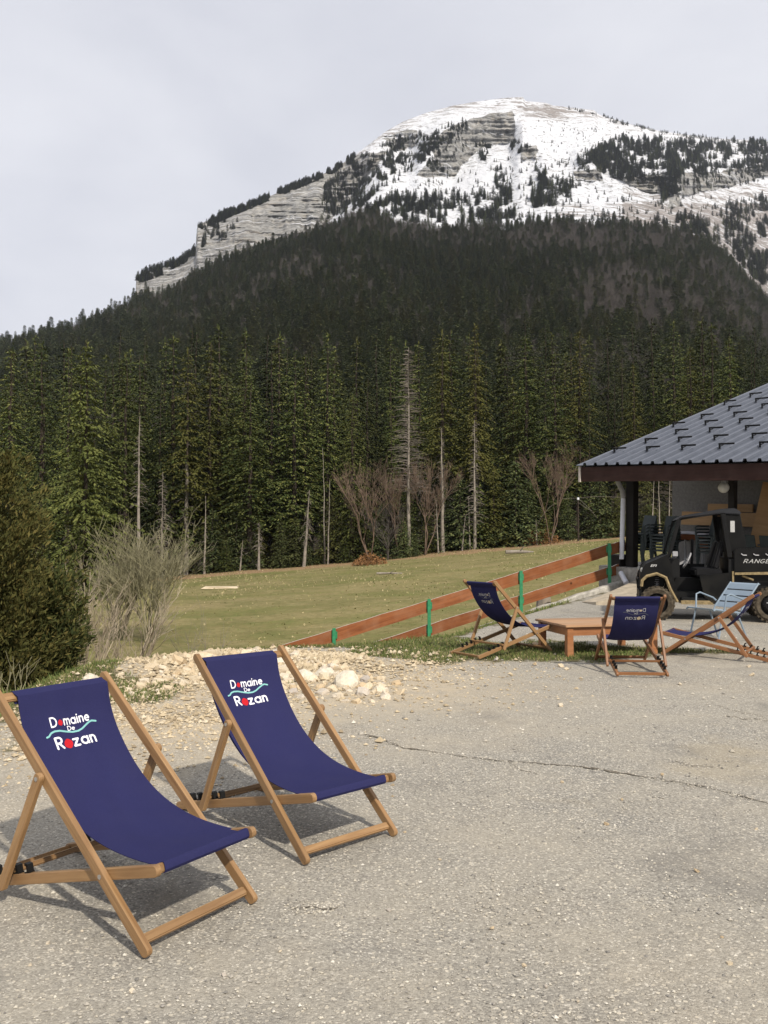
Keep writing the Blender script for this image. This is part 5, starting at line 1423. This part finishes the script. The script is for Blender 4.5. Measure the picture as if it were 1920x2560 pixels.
    for side in (1, -1):
        f0 = smap(side); k_ = 1.13                                   # metres of cloth per unit t
        if side > 0: mw, mr, mt, hwf = M['white'], M['red'], M['teal'], 1.0
        else: mw, mr, mt, hwf = M['backthread'], M['backdot'], M['backwave'], 0.72
        bd = MB()
        for word, xl, xr, tb_, h, hw in (('Domaine', -0.098, 0.100, 0.1555, 0.034, 0.088), ('Rozan', -0.100, 0.100, 0.2370, 0.046, 0.092), ('De', -0.020, 0.016, 0.1770, 0.0165, 0.088)):
            st_, dots, w = lay(word, 0.30 if word != 'De' else 0.24); sx = (xr - xl) / w
            fm = lambda x, y, l, xl=xl, sx=sx, tb_=tb_, h=h: f0(xl + x * sx, tb_ - y * h / k_, l)
            x_ = 0
            for chx in word:
                gw, gs = GL[chx]
                if gs != 'dot':
                    b = MB()
                    for q in gs: stroke_mesh(b, [(p_[0] + x_, p_[1]) for p_ in q], hw * hwf, fm, 0.0)
                    raw_build(b, 'letter', mw, cv)
                x_ += gw + (0.30 if word != 'De' else 0.24)
            for c in dots:
                disc_mesh(bd, c, 0.33 if word == 'Domaine' else 0.44, (lambda x, y, l, fm=fm, c=c: fm(x, y, l)), 0.0002)
        raw_build(bd, 'embroidered_dots', mr, cv)
        b = MB(); wl = [(-0.133, .187), (-0.122, .185), (-0.108, .175), (-0.09, .1715), (-0.065, .173), (-0.03, .180), (0.0, .1845), (0.03, .185), (0.052, .180), (0.075, .170), (0.098, .161), (0.112, .159), (0.133, .163)]
        stroke_mesh(b, [(x, t * k_) for x, t in wl], 0.0036 * hwf, lambda x, y, l: f0(x, y / k_, l), 0.0)
        raw_build(b, 'embroidered_wave', mt, cv)
    return rt
GRP = 'navy canvas deck chairs'
def dc(x, y, th, d, label, shift, wood): deck_chair(x, y, th, d, zg1(x, y), label, shift, wood, GRP)
dc(-0.684, 3.4075, 0.9835, 1.166, 'nearest navy deck chair, its frame cut by the left picture edge', 0.024, M['oak'])
dc(-0.1472, 4.2282, 0.7598, 1.166, 'navy deck chair seen whole from the front, before the rubble heap', -0.020, M['oak'])
dc(1.905, 11.15, 2.177, 1.156, 'navy deck chair on the grass by the fence, seen from behind', 0.0, M['oak'])
dc(2.733, 10.231, 3.071, 1.179, 'navy deck chair turned squarely away from the camera, its back hiding part of the table', 0.0, M['oakdark'])
dc(3.493, 10.888, 4.17, 1.195, 'navy deck chair in side view facing the table, in front of the grey blue armchair', 0.0, M['oakdark'])

# ------------------------------------------------------------------ low table
tl = [at(1422, 1642, 1), at(1636, 1634, 1), at(1360, 1618, 1), at(1561, 1612, 1)]
A_ = ground_hit(1422, 1642); B_ = ground_hit(1636, 1634); C_ = ground_hit(1360, 1620)
ux = (B_ - A_); ux.z = 0; Lx = ux.length; ux.normalize(); uy = Vector((-ux.y, ux.x, 0)); Ly = 0.80
TB = thing('low_table', 'low square wooden table with orange brown legs between the deck chairs', 'table', A_ + ux * Lx / 2 + uy * Ly / 2, (0, 0, math.atan2(ux.y, ux.x)))
TB.location.z = A_.z - 0.005
TH = 0.385; hx, hy = Lx / 2 + 0.03, Ly / 2 + 0.03
for j in range(5):                                                  # planks of the top
    w = 2 * (hy + 0.03) / 5; y_ = -hy - 0.03 + w * j
    b = MB(); b.box((-hx - 0.03, y_ + 0.0015, TH - 0.026), (hx + 0.03, y_ + w - 0.0015, TH + 0.0012 * (j % 2))); b.build('plank', M['tabletop'], TB, bevel=0.003)
for sx in (-1, 1):
    for sy in (-1, 1):
        b = MB(); b.box((-0.04, -0.04, 0), (0.04, 0.04, TH - 0.028)); o = b.build('leg', M['table'], TB, bevel=0.004); o.location = (sx * (hx - .04), sy * (hy - .04), 0)
for s in (-1, 1):
    b = MB(); b.box((-hx + .082, -0.012, 0), (hx - .082, 0.012, 0.10)); o = b.build('apron', M['table'], TB); o.location = (0, s * (hy - .03), TH - 0.130)
    b = MB(); b.box((-0.012, -hy + .082, 0), (0.012, hy - .082, 0.10)); o = b.build('apron', M['table'], TB); o.location = (s * (hx - .03), 0, TH - 0.130)

# ------------------------------------------------------------------ slatted metal armchair
mc = ground_hit(1765, 1606); mc.y = 12.15; mc.x = (1788 - CX) / F * 12.15; mc.z = zg1(mc.x, mc.y)
AC = thing('metal_armchair', 'grey blue slatted metal garden armchair behind the side view deck chair', 'armchair', mc, (0, 0, math.atan2(-0.42, -0.91)))
# local: x forward, y left, z up
for j in range(6):                                                  # seat slats run across
    x_ = -0.17 + j * 0.082
    b = MB(); b.prism([(x_, 0.40 + 0.012 * j - 0.02), (x_ + 0.068, 0.412 + 0.012 * j - 0.02), (x_ + 0.068, 0.400 + 0.012 * j - 0.02), (x_, 0.388 + 0.012 * j - 0.02)], -0.235, 0.235); b.build('seat_slat', M['bluemetal'], AC, bevel=0.003)
for j in range(4):                                                  # broad back slats
    z0 = 0.44 + j * 0.082; x0_ = -0.20 - 0.075 * (j + .3)
    b = MB(); dx = -0.062
    pr = [(x0_, z0), (x0_ + dx, z0 + 0.068), (x0_ + dx - 0.012, z0 + 0.064), (x0_ - 0.012, z0 - 0.004)]
    if j == 3: pr = [(x0_, z0), (x0_ - 0.06, z0 + 0.07), (x0_ - 0.095, z0 + 0.088), (x0_ - 0.135, z0 + 0.078), (x0_ - 0.132, z0 + 0.066), (x0_ - 0.095, z0 + 0.074), (x0_ - 0.07, z0 + 0.062), (x0_ - 0.012, z0 - 0.006)]
    b.prism(pr, -0.235, 0.235); b.build('back_slat', M['bluemetal'], AC, bevel=0.003)
for s in (-1, 1):
    y_ = s * 0.245
    b = MB(); b.tube([(0.30, y_, 0.425), (0.26, y_, 0.44), (-0.02, y_, 0.405), (-0.20, y_, 0.375), (-0.225, y_, 0.44), (-0.535, y_, 0.775)], 0.013, 8); b.build('side_frame', M['bluemetal'], AC, smooth=True)
    b = MB(); b.tube([(0.12, y_ + s * .01, 0.41), (0.09, y_ + s * .03, 0.62), (0.02, y_ + s * .035, 0.64), (-0.22, y_ + s * .03, 0.56), (-0.25, y_, 0.52)], 0.012, 8); b.build('armrest', M['bluemetal'], AC, smooth=True)
    b = MB(); b.tube([(0.13, y_, 0.41), (0.24, y_ + s * .02, 0.0)], 0.012, 8); b.build('leg', M['bluemetal'], AC, smooth=True)
    b = MB(); b.tube([(-0.12, y_, 0.40), (-0.30, y_ + s * .02, 0.0)], 0.012, 8); b.build('leg', M['bluemetal'], AC, smooth=True)

# ------------------------------------------------------------------ shrubs, juniper, pole, odd bits in the meadow
jm = []
def juniper_mesh(seed, h, r):
    """upright ragged plumes, each a tuft of fine sprays"""
    rg = np.random.default_rng(seed); P = []; D = []; Lh = []; Wd = []
    for k in range(150):
        f = (k + rg.random()) / 150 * 0.93; a = rg.uniform(0, 6.283)
        R_ = r * (0.75 + 0.5 * math.sin(min(1, f * 1.7) * 1.57)) * max(0.05, 1 - f) ** 0.62
        ax = np.array([math.cos(a) * 0.55, math.sin(a) * 0.55, 0.85]) + rg.normal(0, 0.14, 3); ax /= np.linalg.norm(ax)
        rad = R_ * rg.uniform(0.45, 0.95)
        b0 = np.array([math.cos(a) * rad, math.sin(a) * rad, h * f])
        l = rg.uniform(0.28, 0.72) * (0.6 + 0.5 * (1 - f)) * (1.5 if rg.random() < 0.12 else 1)
        m = int(230 * l / 0.5)
        t = rg.random(m) ** 0.8
        w = 0.13 * (1 - t) ** 0.6 + 0.012
        p = b0 + ax * (t * l)[:, None] + rg.normal(0, 1, (m, 3)) * w[:, None] * 0.8
        P.append(p); D.append(np.tile(ax, (m, 1)) + rg.normal(0, 0.45, (m, 3)))
        s_ = rg.uniform(0.035, 0.10, m); Lh.append(s_); Wd.append(s_ * rg.uniform(0.10, 0.18, m))
    V, Fq = cards(np.concatenate(P), np.concatenate(D), np.concatenate(Lh), np.concatenate(Wd), rg, 0.05)
    return np_mesh('crown', V, Fq, M['juniper'])
def juniper(px, py, Y, h, r, seed, label):
    p = at(px, py, Y); zb = zg1(p.x, Y) - 0.1
    t = thing('juniper', label, 'bush', (p.x, Y, zb))
    b = MB(); b.tube([(0, 0, 0), (0.02, 0, h * .5), (0, 0.02, h * .9)], [0.09, 0.06, 0.01], 7); obj('trunk', b.mesh('trunk', M['bark']), t)
    obj('crown', juniper_mesh(seed, h, r), t)
juniper(-22, 1700, 9.6, 2.75, 0.46, 1, 'dense olive and rust coloured juniper filling the left picture edge')
juniper(85, 1690, 10.2, 1.35, 0.27, 2, 'lower juniper leaning out to the right of the dense one')
def shrub(px, Y, top, seed, label, mat, stems, levels, spread, sx, r0, fork, thin=0.004):
    p = at(px, 1500, Y); zb = zg1(p.x, Y) - 0.05; h = at(px, top, Y).z - zb
    t = thing('bare_shrub', label, 'shrub', (p.x, Y, zb)); t.scale = (sx, sx, 1)
    obj('branches', bare_mesh(seed, h, spread, stems, levels, mat, r0, thin=thin, fork=fork), t)
shrub(225, 14.0, 1415, 3, 'pale grey bare shrub of many upright stems next to the juniper', M['shrub'], 13, 3, 0.42, 1.0, 0.018, 3, 0.003)
shrub(330, 15.5, 1425, 4, 'pale grey bare shrub spreading to the right behind the rubble heap', M['shrub'], 9, 3, 0.55, 1.15, 0.020, 3, 0.003)
shrub(375, 33.0, 1320, 5, 'olive yellow twigged willow bush in front of the forest', M['willow'], 16, 3, 0.38, 1.25, 0.03, 4, 0.007)
shrub(300, 34.0, 1350, 6, 'olive yellow willow bush half hidden behind the grey shrubs', M['willow'], 16, 3, 0.36, 1.2, 0.03, 4, 0.007)
shrub(480, 16.0, 1480, 7, 'very sparse low bare shrub standing alone on the meadow slope', M['deadtwig'], 3, 2, 0.4, 0.7, 0.012, 3, 0.004)
shrub(520, 16.5, 1510, 8, 'tiny forked bare shrub right of the sparse low one', M['deadtwig'], 3, 2, 0.6, 0.7, 0.010, 3, 0.004)
# wooden pole with cut wires
p = ground_hit(1446, 1352); q = at(1446, 1245, p.y)
PO = thing('wooden_pole', 'thin wooden pole with slack wires standing at the forest edge', 'pole', p)
hh = q.z - p.z
b = MB(); b.tube([(0, 0, -0.3), (0, 0, hh)], [0.10, 0.07], 8); b.build('post', M['bark'], PO)
b = MB(); b.box((-0.10, -0.08, hh - 0.2), (0.10, 0.08, hh + 0.05)); b.build('insulator', M['pvc'], PO, bevel=0.03)
sc_ = p.y / F
for pts_ in ([(0, 0), (-40, 2), (-70, 22), (-92, 48), (-105, 75)], [(0, 0), (25, 22), (48, 50)], [(0, 0), (40, -4), (110, -2)], [(0, 10), (20, 25), (35, 32)]):
    b = MB(); b.tube([(u * sc_, 0.1, hh - w * sc_) for u, w in pts_], 0.012, 4); b.build('wire', M['deadbark'], PO)
def meadow_bit(name, label, cat, px, py, mesh_fn, grp=None):
    g = ground_hit(px, py); o = mesh_fn(); o.location = (g.x, g.y, g.z); tag(o, label, cat, grp); return o
def stone_mesh(seed, flat=0.75, sub=1, mat=None):
    rg = random.Random(seed); bm = bmesh.new()
    bmesh.ops.create_cube(bm, size=1.3)
    bmesh.ops.subdivide_edges(bm, edges=bm.edges[:], cuts=1, use_grid_fill=True)
    ax = [rg.uniform(0.7, 1.25), rg.uniform(0.7, 1.2), flat * rg.uniform(0.7, 1.15)]
    for v in bm.verts:
        c = v.co.normalized() * 0.72
        c = c.lerp(v.co, rg.uniform(0.2, 0.75)); c *= rg.uniform(0.82, 1.12)
        v.co = Vector((c.x * ax[0], c.y * ax[1], c.z * ax[2])) * 0.62
    for k in range(2):                                            # split faces, as quarried stone has
        no = Vector((rg.gauss(0, 1), rg.gauss(0, 1), rg.gauss(0, 1))).normalized(); dlt = rg.uniform(0.28, 0.4)
        for v in bm.verts:
            e = v.co.dot(no) - dlt
            if e > 0: v.co -= no * e
    me = bpy.data.meshes.new('stone'); bm.to_mesh(me); bm.free(); me.materials.append(mat or M['stone']); return me
STN = [stone_mesh(i, 0.7) for i in range(14)]
M['palestone'] = mat_plain('pale_limestone_boulder', (0.60, 0.545, 0.44), 0.9, 0.1, var=0.22, scale=7, bump=0.6)
def boulder_mesh(seed):
    rg = random.Random(seed); bm = bmesh.new(); bmesh.ops.create_icosphere(bm, subdivisions=2, radius=0.5)
    for v in bm.verts:
        n_ = float(fbm(np.array([v.co.x * 2.2 + seed]), np.array([v.co.y * 2.2 + v.co.z * 1.7]), 5, 3)[0])
        v.co *= 1 + 0.7 * n_; v.co.z *= 0.78
    for k in range(3):
        no = Vector((rg.gauss(0, 1), rg.gauss(0, 1), rg.gauss(0, 1))).normalized()
        for v in bm.verts:
            e = v.co.dot(no) - 0.38
            if e > 0: v.co -= no * e * 0.8
    me = bpy.data.meshes.new('stone'); bm.to_mesh(me); bm.free(); me.materials.append(M['palestone']); return me
BLD = [boulder_mesh(i) for i in range(4)]
meadow_bit('limestone_slab', 'pale flat stone lying on the meadow near the forest edge, at the left', 'stone', 552, 1471, lambda: (lambda o: (setattr(o, 'scale', (2.6, 1.2, 0.5)), o)[1])(obj('limestone_slab', STN[0])))
def logm(l, r):
    b = MB(); b.tube([(-l / 2, 0, r), (0, 0.1, r * 1.2), (l / 2, 0, r)], [r, r * .9, r * .5], 8); b.tube([(0, 0.1, r), (0.3, -0.3, r * 4)], [r * .4, r * .2], 5)
    return b.build('fallen_log', M['deadbark'])
meadow_bit('fallen_log', 'pale fallen log on the meadow below the brown bare tree', 'log', 1299, 1385, lambda: logm(2.3, 0.16))
meadow_bit('fallen_log', 'thin pale branch lying on the meadow below the grey dead spruce', 'log', 974, 1436, lambda: logm(1.8, 0.07))
sp_ = at(1358, 1503, 21.8)
b = MB(); b.tube([(0, 0, -0.4), (0.02, 0, 0.1), (-0.02, 0, 0.32)], [0.21, 0.18, 0.15], 9); o = b.build('tree_stump', M['deadbark']); o.location = (sp_.x, sp_.y, sp_.z - 0.05)
tag(o, 'pale old tree stump just beyond the kerb, behind the fence', 'stump')
def litter_heap(px, py, s, seed, label):
    g = ground_hit(px, py); rg = np.random.default_rng(seed); n = 900
    a = rg.uniform(0, 6.283, n); q = rg.random(n) ** 0.5
    P = np.stack([s * q * np.cos(a), 0.6 * s * q * np.sin(a), 0.75 * s * (1 - q ** 2) * rg.random(n)], 1); D = rg.normal(0, 1, (n, 3)) + np.array([0, 0, .6])
    V, Fq = cards(P, D, rg.uniform(.15, .4, n), rg.uniform(.02, .06, n), rg)
    o = obj('brush_heap', np_mesh('brush_heap', V, Fq, M['leaflitter'])); o.location = g; tag(o, label, 'brush heap')
litter_heap(925, 1412, 1.6, 1, 'brown heap of dry brushwood below the reddish bare trees')
litter_heap(1350, 1360, 2.2, 2, 'brown heap of dry brushwood under the leaning brown bare tree')
# dry weed stalks at the left edge
for px, py, lab in ((40, 1745, 'tall dry weed stalks at the left picture edge, beside the grass'), (12, 1760, 'dry weed stalk cut by the left picture edge')):
    g = ground_hit(px, py)
    t = thing('dry_weed', lab, 'plant', g)
    obj('stalks', bare_mesh(30 + px, 0.62, 0.5, 3, 1, M['willow'], 0.007, thin=0.003, fork=3), t)

# ------------------------------------------------------------------ rubble heap
hp = ground_hit(640, 1690)
HEAP = thing('rubble_heap', 'heap of broken cream limestone behind the deck chairs', 'rubble heap', hp)
def stone_at(px, py, s, k, sink=0.25, parent=HEAP, name='stone', lift=0.0):
    g = ground_hit(px, py)
    o = obj(name, STN[k % len(STN)], parent)
    o.location = g - (Vector(parent.location) if parent is not None else Vector()) + Vector((0, 0, s * (0.25 - sink * .4) + lift))
    o.rotation_euler = (rnd.gauss(0, .35), rnd.gauss(0, .35), rnd.uniform(0, 6.28))
    o.scale = (s, s * rnd.uniform(.8, 1.1), s * rnd.uniform(.75, 1.1))
    return o
for px, py, w in [(868, 1715, 66), (918, 1722, 36), (765, 1702, 46), (808, 1690, 40), (612, 1642, 34), (735, 1642, 28), (448, 1660, 36), (380, 1672, 30), (520, 1648, 60), (222, 1712, 44), (300, 1690, 20), (150, 1735, 26), (60, 1752, 44), (100, 1742, 34), (488, 1700, 30), (270, 1735, 34), (960, 1730, 28), (990, 1712, 24), (700, 1680, 34), (660, 1650, 38), (845, 1740, 22), (735, 1722, 26), (560, 1668, 28), (1000, 1735, 20), (420, 1700, 24)]:
    g = ground_hit(px, py); so = stone_at(px, py, w / F * g.y * 1.25, int(px), 0.45)
    if w >= 40 and px != 520: so.data = BLD[int(px) % 4]
PH1 = [(300, 1712), (360, 1680), (450, 1650), (530, 1640), (640, 1630), (760, 1638), (850, 1665), (960, 1690), (1010, 1735), (930, 1760), (800, 1755), (700, 1745), (600, 1705), (480, 1720), (400, 1730), (330, 1740)]
c = 0
while c < 262:
    x, y = rnd.uniform(290, 1015), rnd.uniform(1628, 1762)
    if not inpoly(np.array([x]), np.array([y]), PH1)[0]: continue
    g = ground_hit(x, y); w = rnd.choice([9, 11, 12, 14, 17, 21, 27, 33])
    stone_at(x, y, w / F * g.y * 1.25, rnd.randrange(14), 0.45); c += 1

def pebbles(name, XY, size, mat, lift=0.3, seed=0):
    """small stones as low faceted solids, one mesh"""
    rg = np.random.default_rng(seed); n = len(XY)
    base = np.array([[1, 0, 0], [0, 1, 0], [-1, 0, 0], [0, -1, 0], [0, 0, 1], [0, 0, -0.6]], float)
    V = base[None] * rg.uniform(0.6, 1.35, (n, 6, 1)); V[:, :, 2] *= 0.7
    a = rg.uniform(0, 6.283, n); ca, sa = np.cos(a), np.sin(a)
    V = np.stack([V[:, :, 0] * ca[:, None] - V[:, :, 1] * sa[:, None], V[:, :, 0] * sa[:, None] + V[:, :, 1] * ca[:, None], V[:, :, 2]], 2) * (size[:, None, None] * 0.5)
    z = zg(XY[:, 0], XY[:, 1])
    V += np.stack([XY[:, 0], XY[:, 1], z + size * 0.5 * lift], 1)[:, None, :]
    tri = np.array([[0, 1, 4], [1, 2, 4], [2, 3, 4], [3, 0, 4], [1, 0, 5], [2, 1, 5], [3, 2, 5], [0, 3, 5]])
    Fq = (np.arange(n)[:, None, None] * 6 + tri[None]).reshape(-1, 3)
    return np_mesh(name, V.reshape(-1, 3), Fq, mat)
def scatter_xy(n, x0, x1, y0, y1, keep, seed):
    rg = np.random.default_rng(seed); X = rg.uniform(x0, x1, n); Y = rg.uniform(y0, y1, n); ok = keep(X, Y, rg)
    return np.stack([X[ok], Y[ok]], 1)
inframe = lambda X, Y: (np.abs(X) < 0.47 * Y + 0.4)
limed = lambda X, Y: np.exp(-(((X + 1.3) / 1.7) ** 2 + ((Y - 9.7) / 1.1) ** 2)) + 0.95 * np.exp(-(((X + 2.0) / 1.1) ** 2 + ((Y - 7.5) / 1.5) ** 2)) + 0.10 * np.exp(-(((X - 0.2) / 1.2) ** 2 + ((Y - 8.6) / 0.8) ** 2))
XY = scatter_xy(110000, -4.6, 2.5, 5.0, 11.6, lambda X, Y, r: inframe(X, Y) & (r.random(len(X)) < limed(X, Y) * (0.3 + 1.4 * vn(X * 2, Y * 2, 5))), 3)
sz = np.random.default_rng(4).gamma(1.7, 0.009, len(XY)).clip(0.007, 0.07)
o = obj('limestone_chips', pebbles('limestone_chips', XY, sz, M['chips'], 0.25, 4), HEAP); o.location = -hp; tag(o, None, None, None, 'stuff')
XY = scatter_xy(16000, -3.6, 0.9, 8.6, 11.4, lambda X, Y, r: inframe(X, Y) & (r.random(len(X)) < np.exp(-(((X + 1.35) / 1.15) ** 2 + ((Y - 10.0) / 0.75) ** 2)) * sstep(0.25, 0.6, vn(X * 2.4, Y * 2.4, 15))), 17)
sz = np.random.default_rng(18).uniform(0.03, 0.085, len(XY))
o = obj('rubble', pebbles('rubble', XY, sz, M['chips'], 0.45, 19), HEAP); o.location = -hp; tag(o, None, None, None, 'stuff')
# loose gravel over the yard, finer and denser near the camera
XY = scatter_xy(120000, -3.2, 3.4, 1.9, 7.0, lambda X, Y, r: inframe(X, Y) & (r.random(len(X)) < (0.18 + 0.9 * np.clip(fbm(X * 1.1, Y * 1.1, 55, 4) + 0.25, 0, 1)) * np.clip(4.2 / Y, 0.4, 1)), 5)
sz = np.random.default_rng(6).gamma(2.0, 0.0030, len(XY)).clip(0.003, 0.020)
o = obj('gravel', pebbles('gravel', XY, sz, M['gravel'], 0.2, 6)); tag(o, 'fine loose gravel strewn over the near part of the yard', None, None, 'stuff')
XY2 = scatter_xy(30000, -4.5, 7, 6.0, 15.0, lambda X, Y, r: inframe(X, Y) & (crest_d(X, Y) < -0.2) & (r.random(len(X)) < 0.12 + 0.55 * np.clip(fbm(X * .8, Y * .8, 56, 4) + 0.15, 0, 1)), 7)
sz = np.random.default_rng(8).gamma(2.2, 0.0062, len(XY2)).clip(0.008, 0.045)
o = obj('gravel', pebbles('gravel', XY2, sz, M['gravel'], 0.2, 8)); tag(o, 'coarser loose gravel on the far part of the yard', None, None, 'stuff')
# loose stones one can pick out on the yard
for px, py, w in [(972, 2278, 12), (1655, 1938, 12), (1405, 1957, 11), (1742, 2180, 14), (1516, 2062, 12), (1824, 2412, 16), (1402, 1766, 14), (1230, 2322, 12), (1012, 2082, 8), (1365, 2468, 12), (1445, 2505, 13), (1310, 2415, 11), (1805, 2345, 11), (1890, 2075, 10), (1100, 2150, 9), (205, 2330, 11), (120, 2360, 12), (75, 2415, 14), (560, 2440, 13), (700, 2380, 10), (330, 2480, 14), (1340, 1616, 18), (1337, 1663, 16), (1402, 1668, 14), (1416, 1675, 12), (1240, 1652, 14), (1480, 1628, 12), (1555, 2000, 9), (1880, 1690, 14), (1872, 1668, 10), (1700, 1712, 10), (830, 1990, 9)]:
    g = ground_hit(px, py)
    stone_at(px, py, w / F * g.y, int(px * 7), 0.1, lot)
# the crack across the asphalt: a dark ragged strip with crumbled edges
CKM = mat_plain('crack_dirt', (0.15, 0.132, 0.105), 1, 0.02, var=0.6, scale=60)
CKL = [([(895, 1833), (960, 1850), (1010, 1872), (1090, 1882), (1180, 1895), (1270, 1905), (1345, 1910), (1420, 1915), (1500, 1925), (1580, 1938), (1660, 1950), (1735, 1962), (1800, 1978), (1870, 1995), (1960, 2020)], 1.0),
       ([(1795, 1764), (1835, 1778), (1880, 1786), (1925, 1800)], 0.6), ([(1815, 1790), (1855, 1797), (1900, 1799), (1935, 1808)], 0.6), ([(1690, 1905), (1730, 1915), (1790, 1921)], 0.45),
       ([(730, 2272), (775, 2268), (810, 2276), (850, 2270)], 0.5), ([(1270, 1905), (1300, 1925), (1350, 1938)], 0.4)]
cr_all = []
for q_, (ck, wf) in enumerate(CKL):
    pts_ = []
    for (x1, y1), (x2, y2) in zip(ck[:-1], ck[1:]):
        for k in range(9): pts_.append((x1 + (x2 - x1) * k / 9, y1 + (y2 - y1) * k / 9))
    rg = random.Random(12 + q_); vs = []; fs = []
    for i, (x, y) in enumerate(pts_):
        j = 6 * float(fbm(np.array([i * .35]), np.array([1.0 + q_]), 77, 3)[0]); g = ground_hit(x, y + j)
        w = (0.004 + 0.017 * rg.random() * float(vn(np.array([i * .2]), np.array([3.0 + q_]), 78)[0]) * 1.4) * wf
        nz = 0.012 * float(fbm(np.array([g.x * 2.2]), np.array([g.y * 2.2]), 5, 3)[0])
        for s_ in (-1, 0, 1): vs.append((g.x, g.y + s_ * w, g.z + nz + (0.005 if s_ else 0.004)))
        if i and rg.random() > 0.10:
            a = 3 * i
            fs += [(a - 3, a - 2, a + 1, a), (a - 2, a - 1, a + 2, a + 1)]
    me = bpy.data.meshes.new('crack'); me.from_pydata(vs, [], fs); me.materials.append(CKM); obj('crack', me, lot)
    cr_all += [[v[0], v[1]] for v in vs]
cr = np.array(cr_all); rg = np.random.default_rng(9)
XY = np.repeat(cr, 2, 0) + rg.normal(0, [0.02, 0.03], (len(cr) * 2, 2))
o = obj('crack_crumbs', pebbles('crack_crumbs', XY, rg.uniform(0.005, 0.015, len(XY)), M['gravel'], 0.3, 11), lot); tag(o, None, None, None, 'stuff')

# ------------------------------------------------------------------ grass
def grass(name, XY, hmin, hmax, label, seed, wid=0.004):
    rg = np.random.default_rng(seed); n = len(XY); z = zg(XY[:, 0], XY[:, 1]) - 0.01
    a = rg.uniform(0, 6.283, n); h = rg.uniform(hmin, hmax, n); ln = rg.uniform(0.1, 0.9, n) * h; b_ = rg.uniform(0, 6.283, n)
    s = np.stack([np.cos(a), np.sin(a), np.zeros(n)], 1) * (wid * rg.uniform(.7, 1.5, n))[:, None]
    p = np.stack([XY[:, 0], XY[:, 1], z], 1)
    lean = np.stack([np.cos(b_) * ln, np.sin(b_) * ln, np.zeros(n)], 1)
    m = p + lean * 0.35 + np.stack([0 * h, 0 * h, h * 0.62], 1); t = p + lean + np.stack([0 * h, 0 * h, h * rg.uniform(.75, 1, n)], 1)
    V = np.stack([p - s, p + s, m + s * .7, m - s * .7, t], 1).reshape(-1, 3); k = np.arange(n) * 5
    T3 = np.concatenate([np.stack([k, k + 1, k + 2], 1), np.stack([k, k + 2, k + 3], 1), np.stack([k + 3, k + 2, k + 4], 1)])
    o = obj(name, np_mesh(name, V, T3, M['grass'])); tag(o, label, None, None, 'stuff')
gm = lambda X, Y: sstep(0.45, 0.8, grass_mask(X, Y) + 0.5 * fbm(X * 5, Y * 5, 44, 3))
XY = scatter_xy(300000, -5, 6.0, 6.2, 14.0, lambda X, Y, r: inframe(X, Y) & (crest_d(X, Y) < 0.5) & (r.random(len(X)) < 0.75 * gm(X, Y)), 13)
grass('grass', XY, 0.015, 0.065, 'short grass growing round the table, by the fence and along the yard edge', 14)
XY = scatter_xy(150000, -9, 4.0, 6.5, 22.0, lambda X, Y, r: inframe(X, Y) & (crest_d(X, Y) > 0.1) & (crest_d(X, Y) < 5) & (r.random(len(X)) < 0.55 * sstep(0.35, 0.6, vn(X * 1.3, Y * 1.3, 19))), 15)
grass('grass', XY, 0.03, 0.13, 'rougher grass on the bank falling to the meadow', 16, 0.006)

# trees that share a description are told apart by their order from the left
by = {}
for o in COL.objects:
    if o.parent is None and 'group' in o and o.get('category') in ('tree', 'dead tree'): by.setdefault(o['label'], []).append(o)
for lab, os_ in by.items():
    if len(os_) < 2: continue
    os_.sort(key=lambda q: q.location.x / q.location.y)
    for k, o in enumerate(os_): o['label'] = ('leftmost', 'second from left', 'third from left', 'fourth from left', 'fifth from left', 'sixth from left', 'seventh from left', 'eighth from left', 'ninth from left', 'tenth from left')[min(k, 9)] + ' ' + lab

XY = scatter_xy(34000, -26, 32, 16.0, 88.0, lambda X, Y, r: (np.abs(X) < 0.47 * Y + 2) & (crest_d(X, Y) > 3) & (Y < edge_y(X)) & (r.random(len(X)) < 0.25 + 0.75 * sstep(0.45, 0.65, vn(X * 0.22, Y * 0.12, 23))), 25)
rg = np.random.default_rng(26); n = len(XY)
P3 = np.stack([XY[:, 0], XY[:, 1], zg(XY[:, 0], XY[:, 1]) - 0.02], 1)
V, Fq = cards(P3, rg.normal(0, 0.55, (n, 3)) + np.array([0, 0, 0.7]), rg.uniform(0.05, 0.15, n) * (0.6 + XY[:, 1] / 90), rg.uniform(0.02, 0.05, n), rg, 0.1)
o = obj('grass', np_mesh('grass', V, Fq, m_chips('dry_meadow_tufts', [(0.15, 0.17, 0.06), (0.22, 0.215, 0.085), (0.32, 0.275, 0.14), (0.42, 0.35, 0.20)]))); tag(o, 'dry and green tufts over the meadow', None, None, 'stuff')

# thin spring haze over the valley: far slopes pale slightly
hz = MB(); hz.box((-1500, -60, -30), (1700, 2300, 900)); hzo = hz.build('haze', [], None)
hm = bpy.data.materials.new('valley_haze'); hm.use_nodes = True
ht = hm.node_tree; ht.nodes.clear()
ho = ht.nodes.new('ShaderNodeOutputMaterial'); hv = ht.nodes.new('ShaderNodeVolumePrincipled')
hv.inputs['Color'].default_value = (0.86, 0.91, 1.0, 1); hv.inputs['Density'].default_value = 0.00006; hv.inputs['Anisotropy'].default_value = 0.2
ht.links.new(hv.outputs[0], ho.inputs['Volume'])
hzo.data.materials.append(hm)
tag(hzo, 'thin pale haze hanging in the valley', None, None, 'stuff')
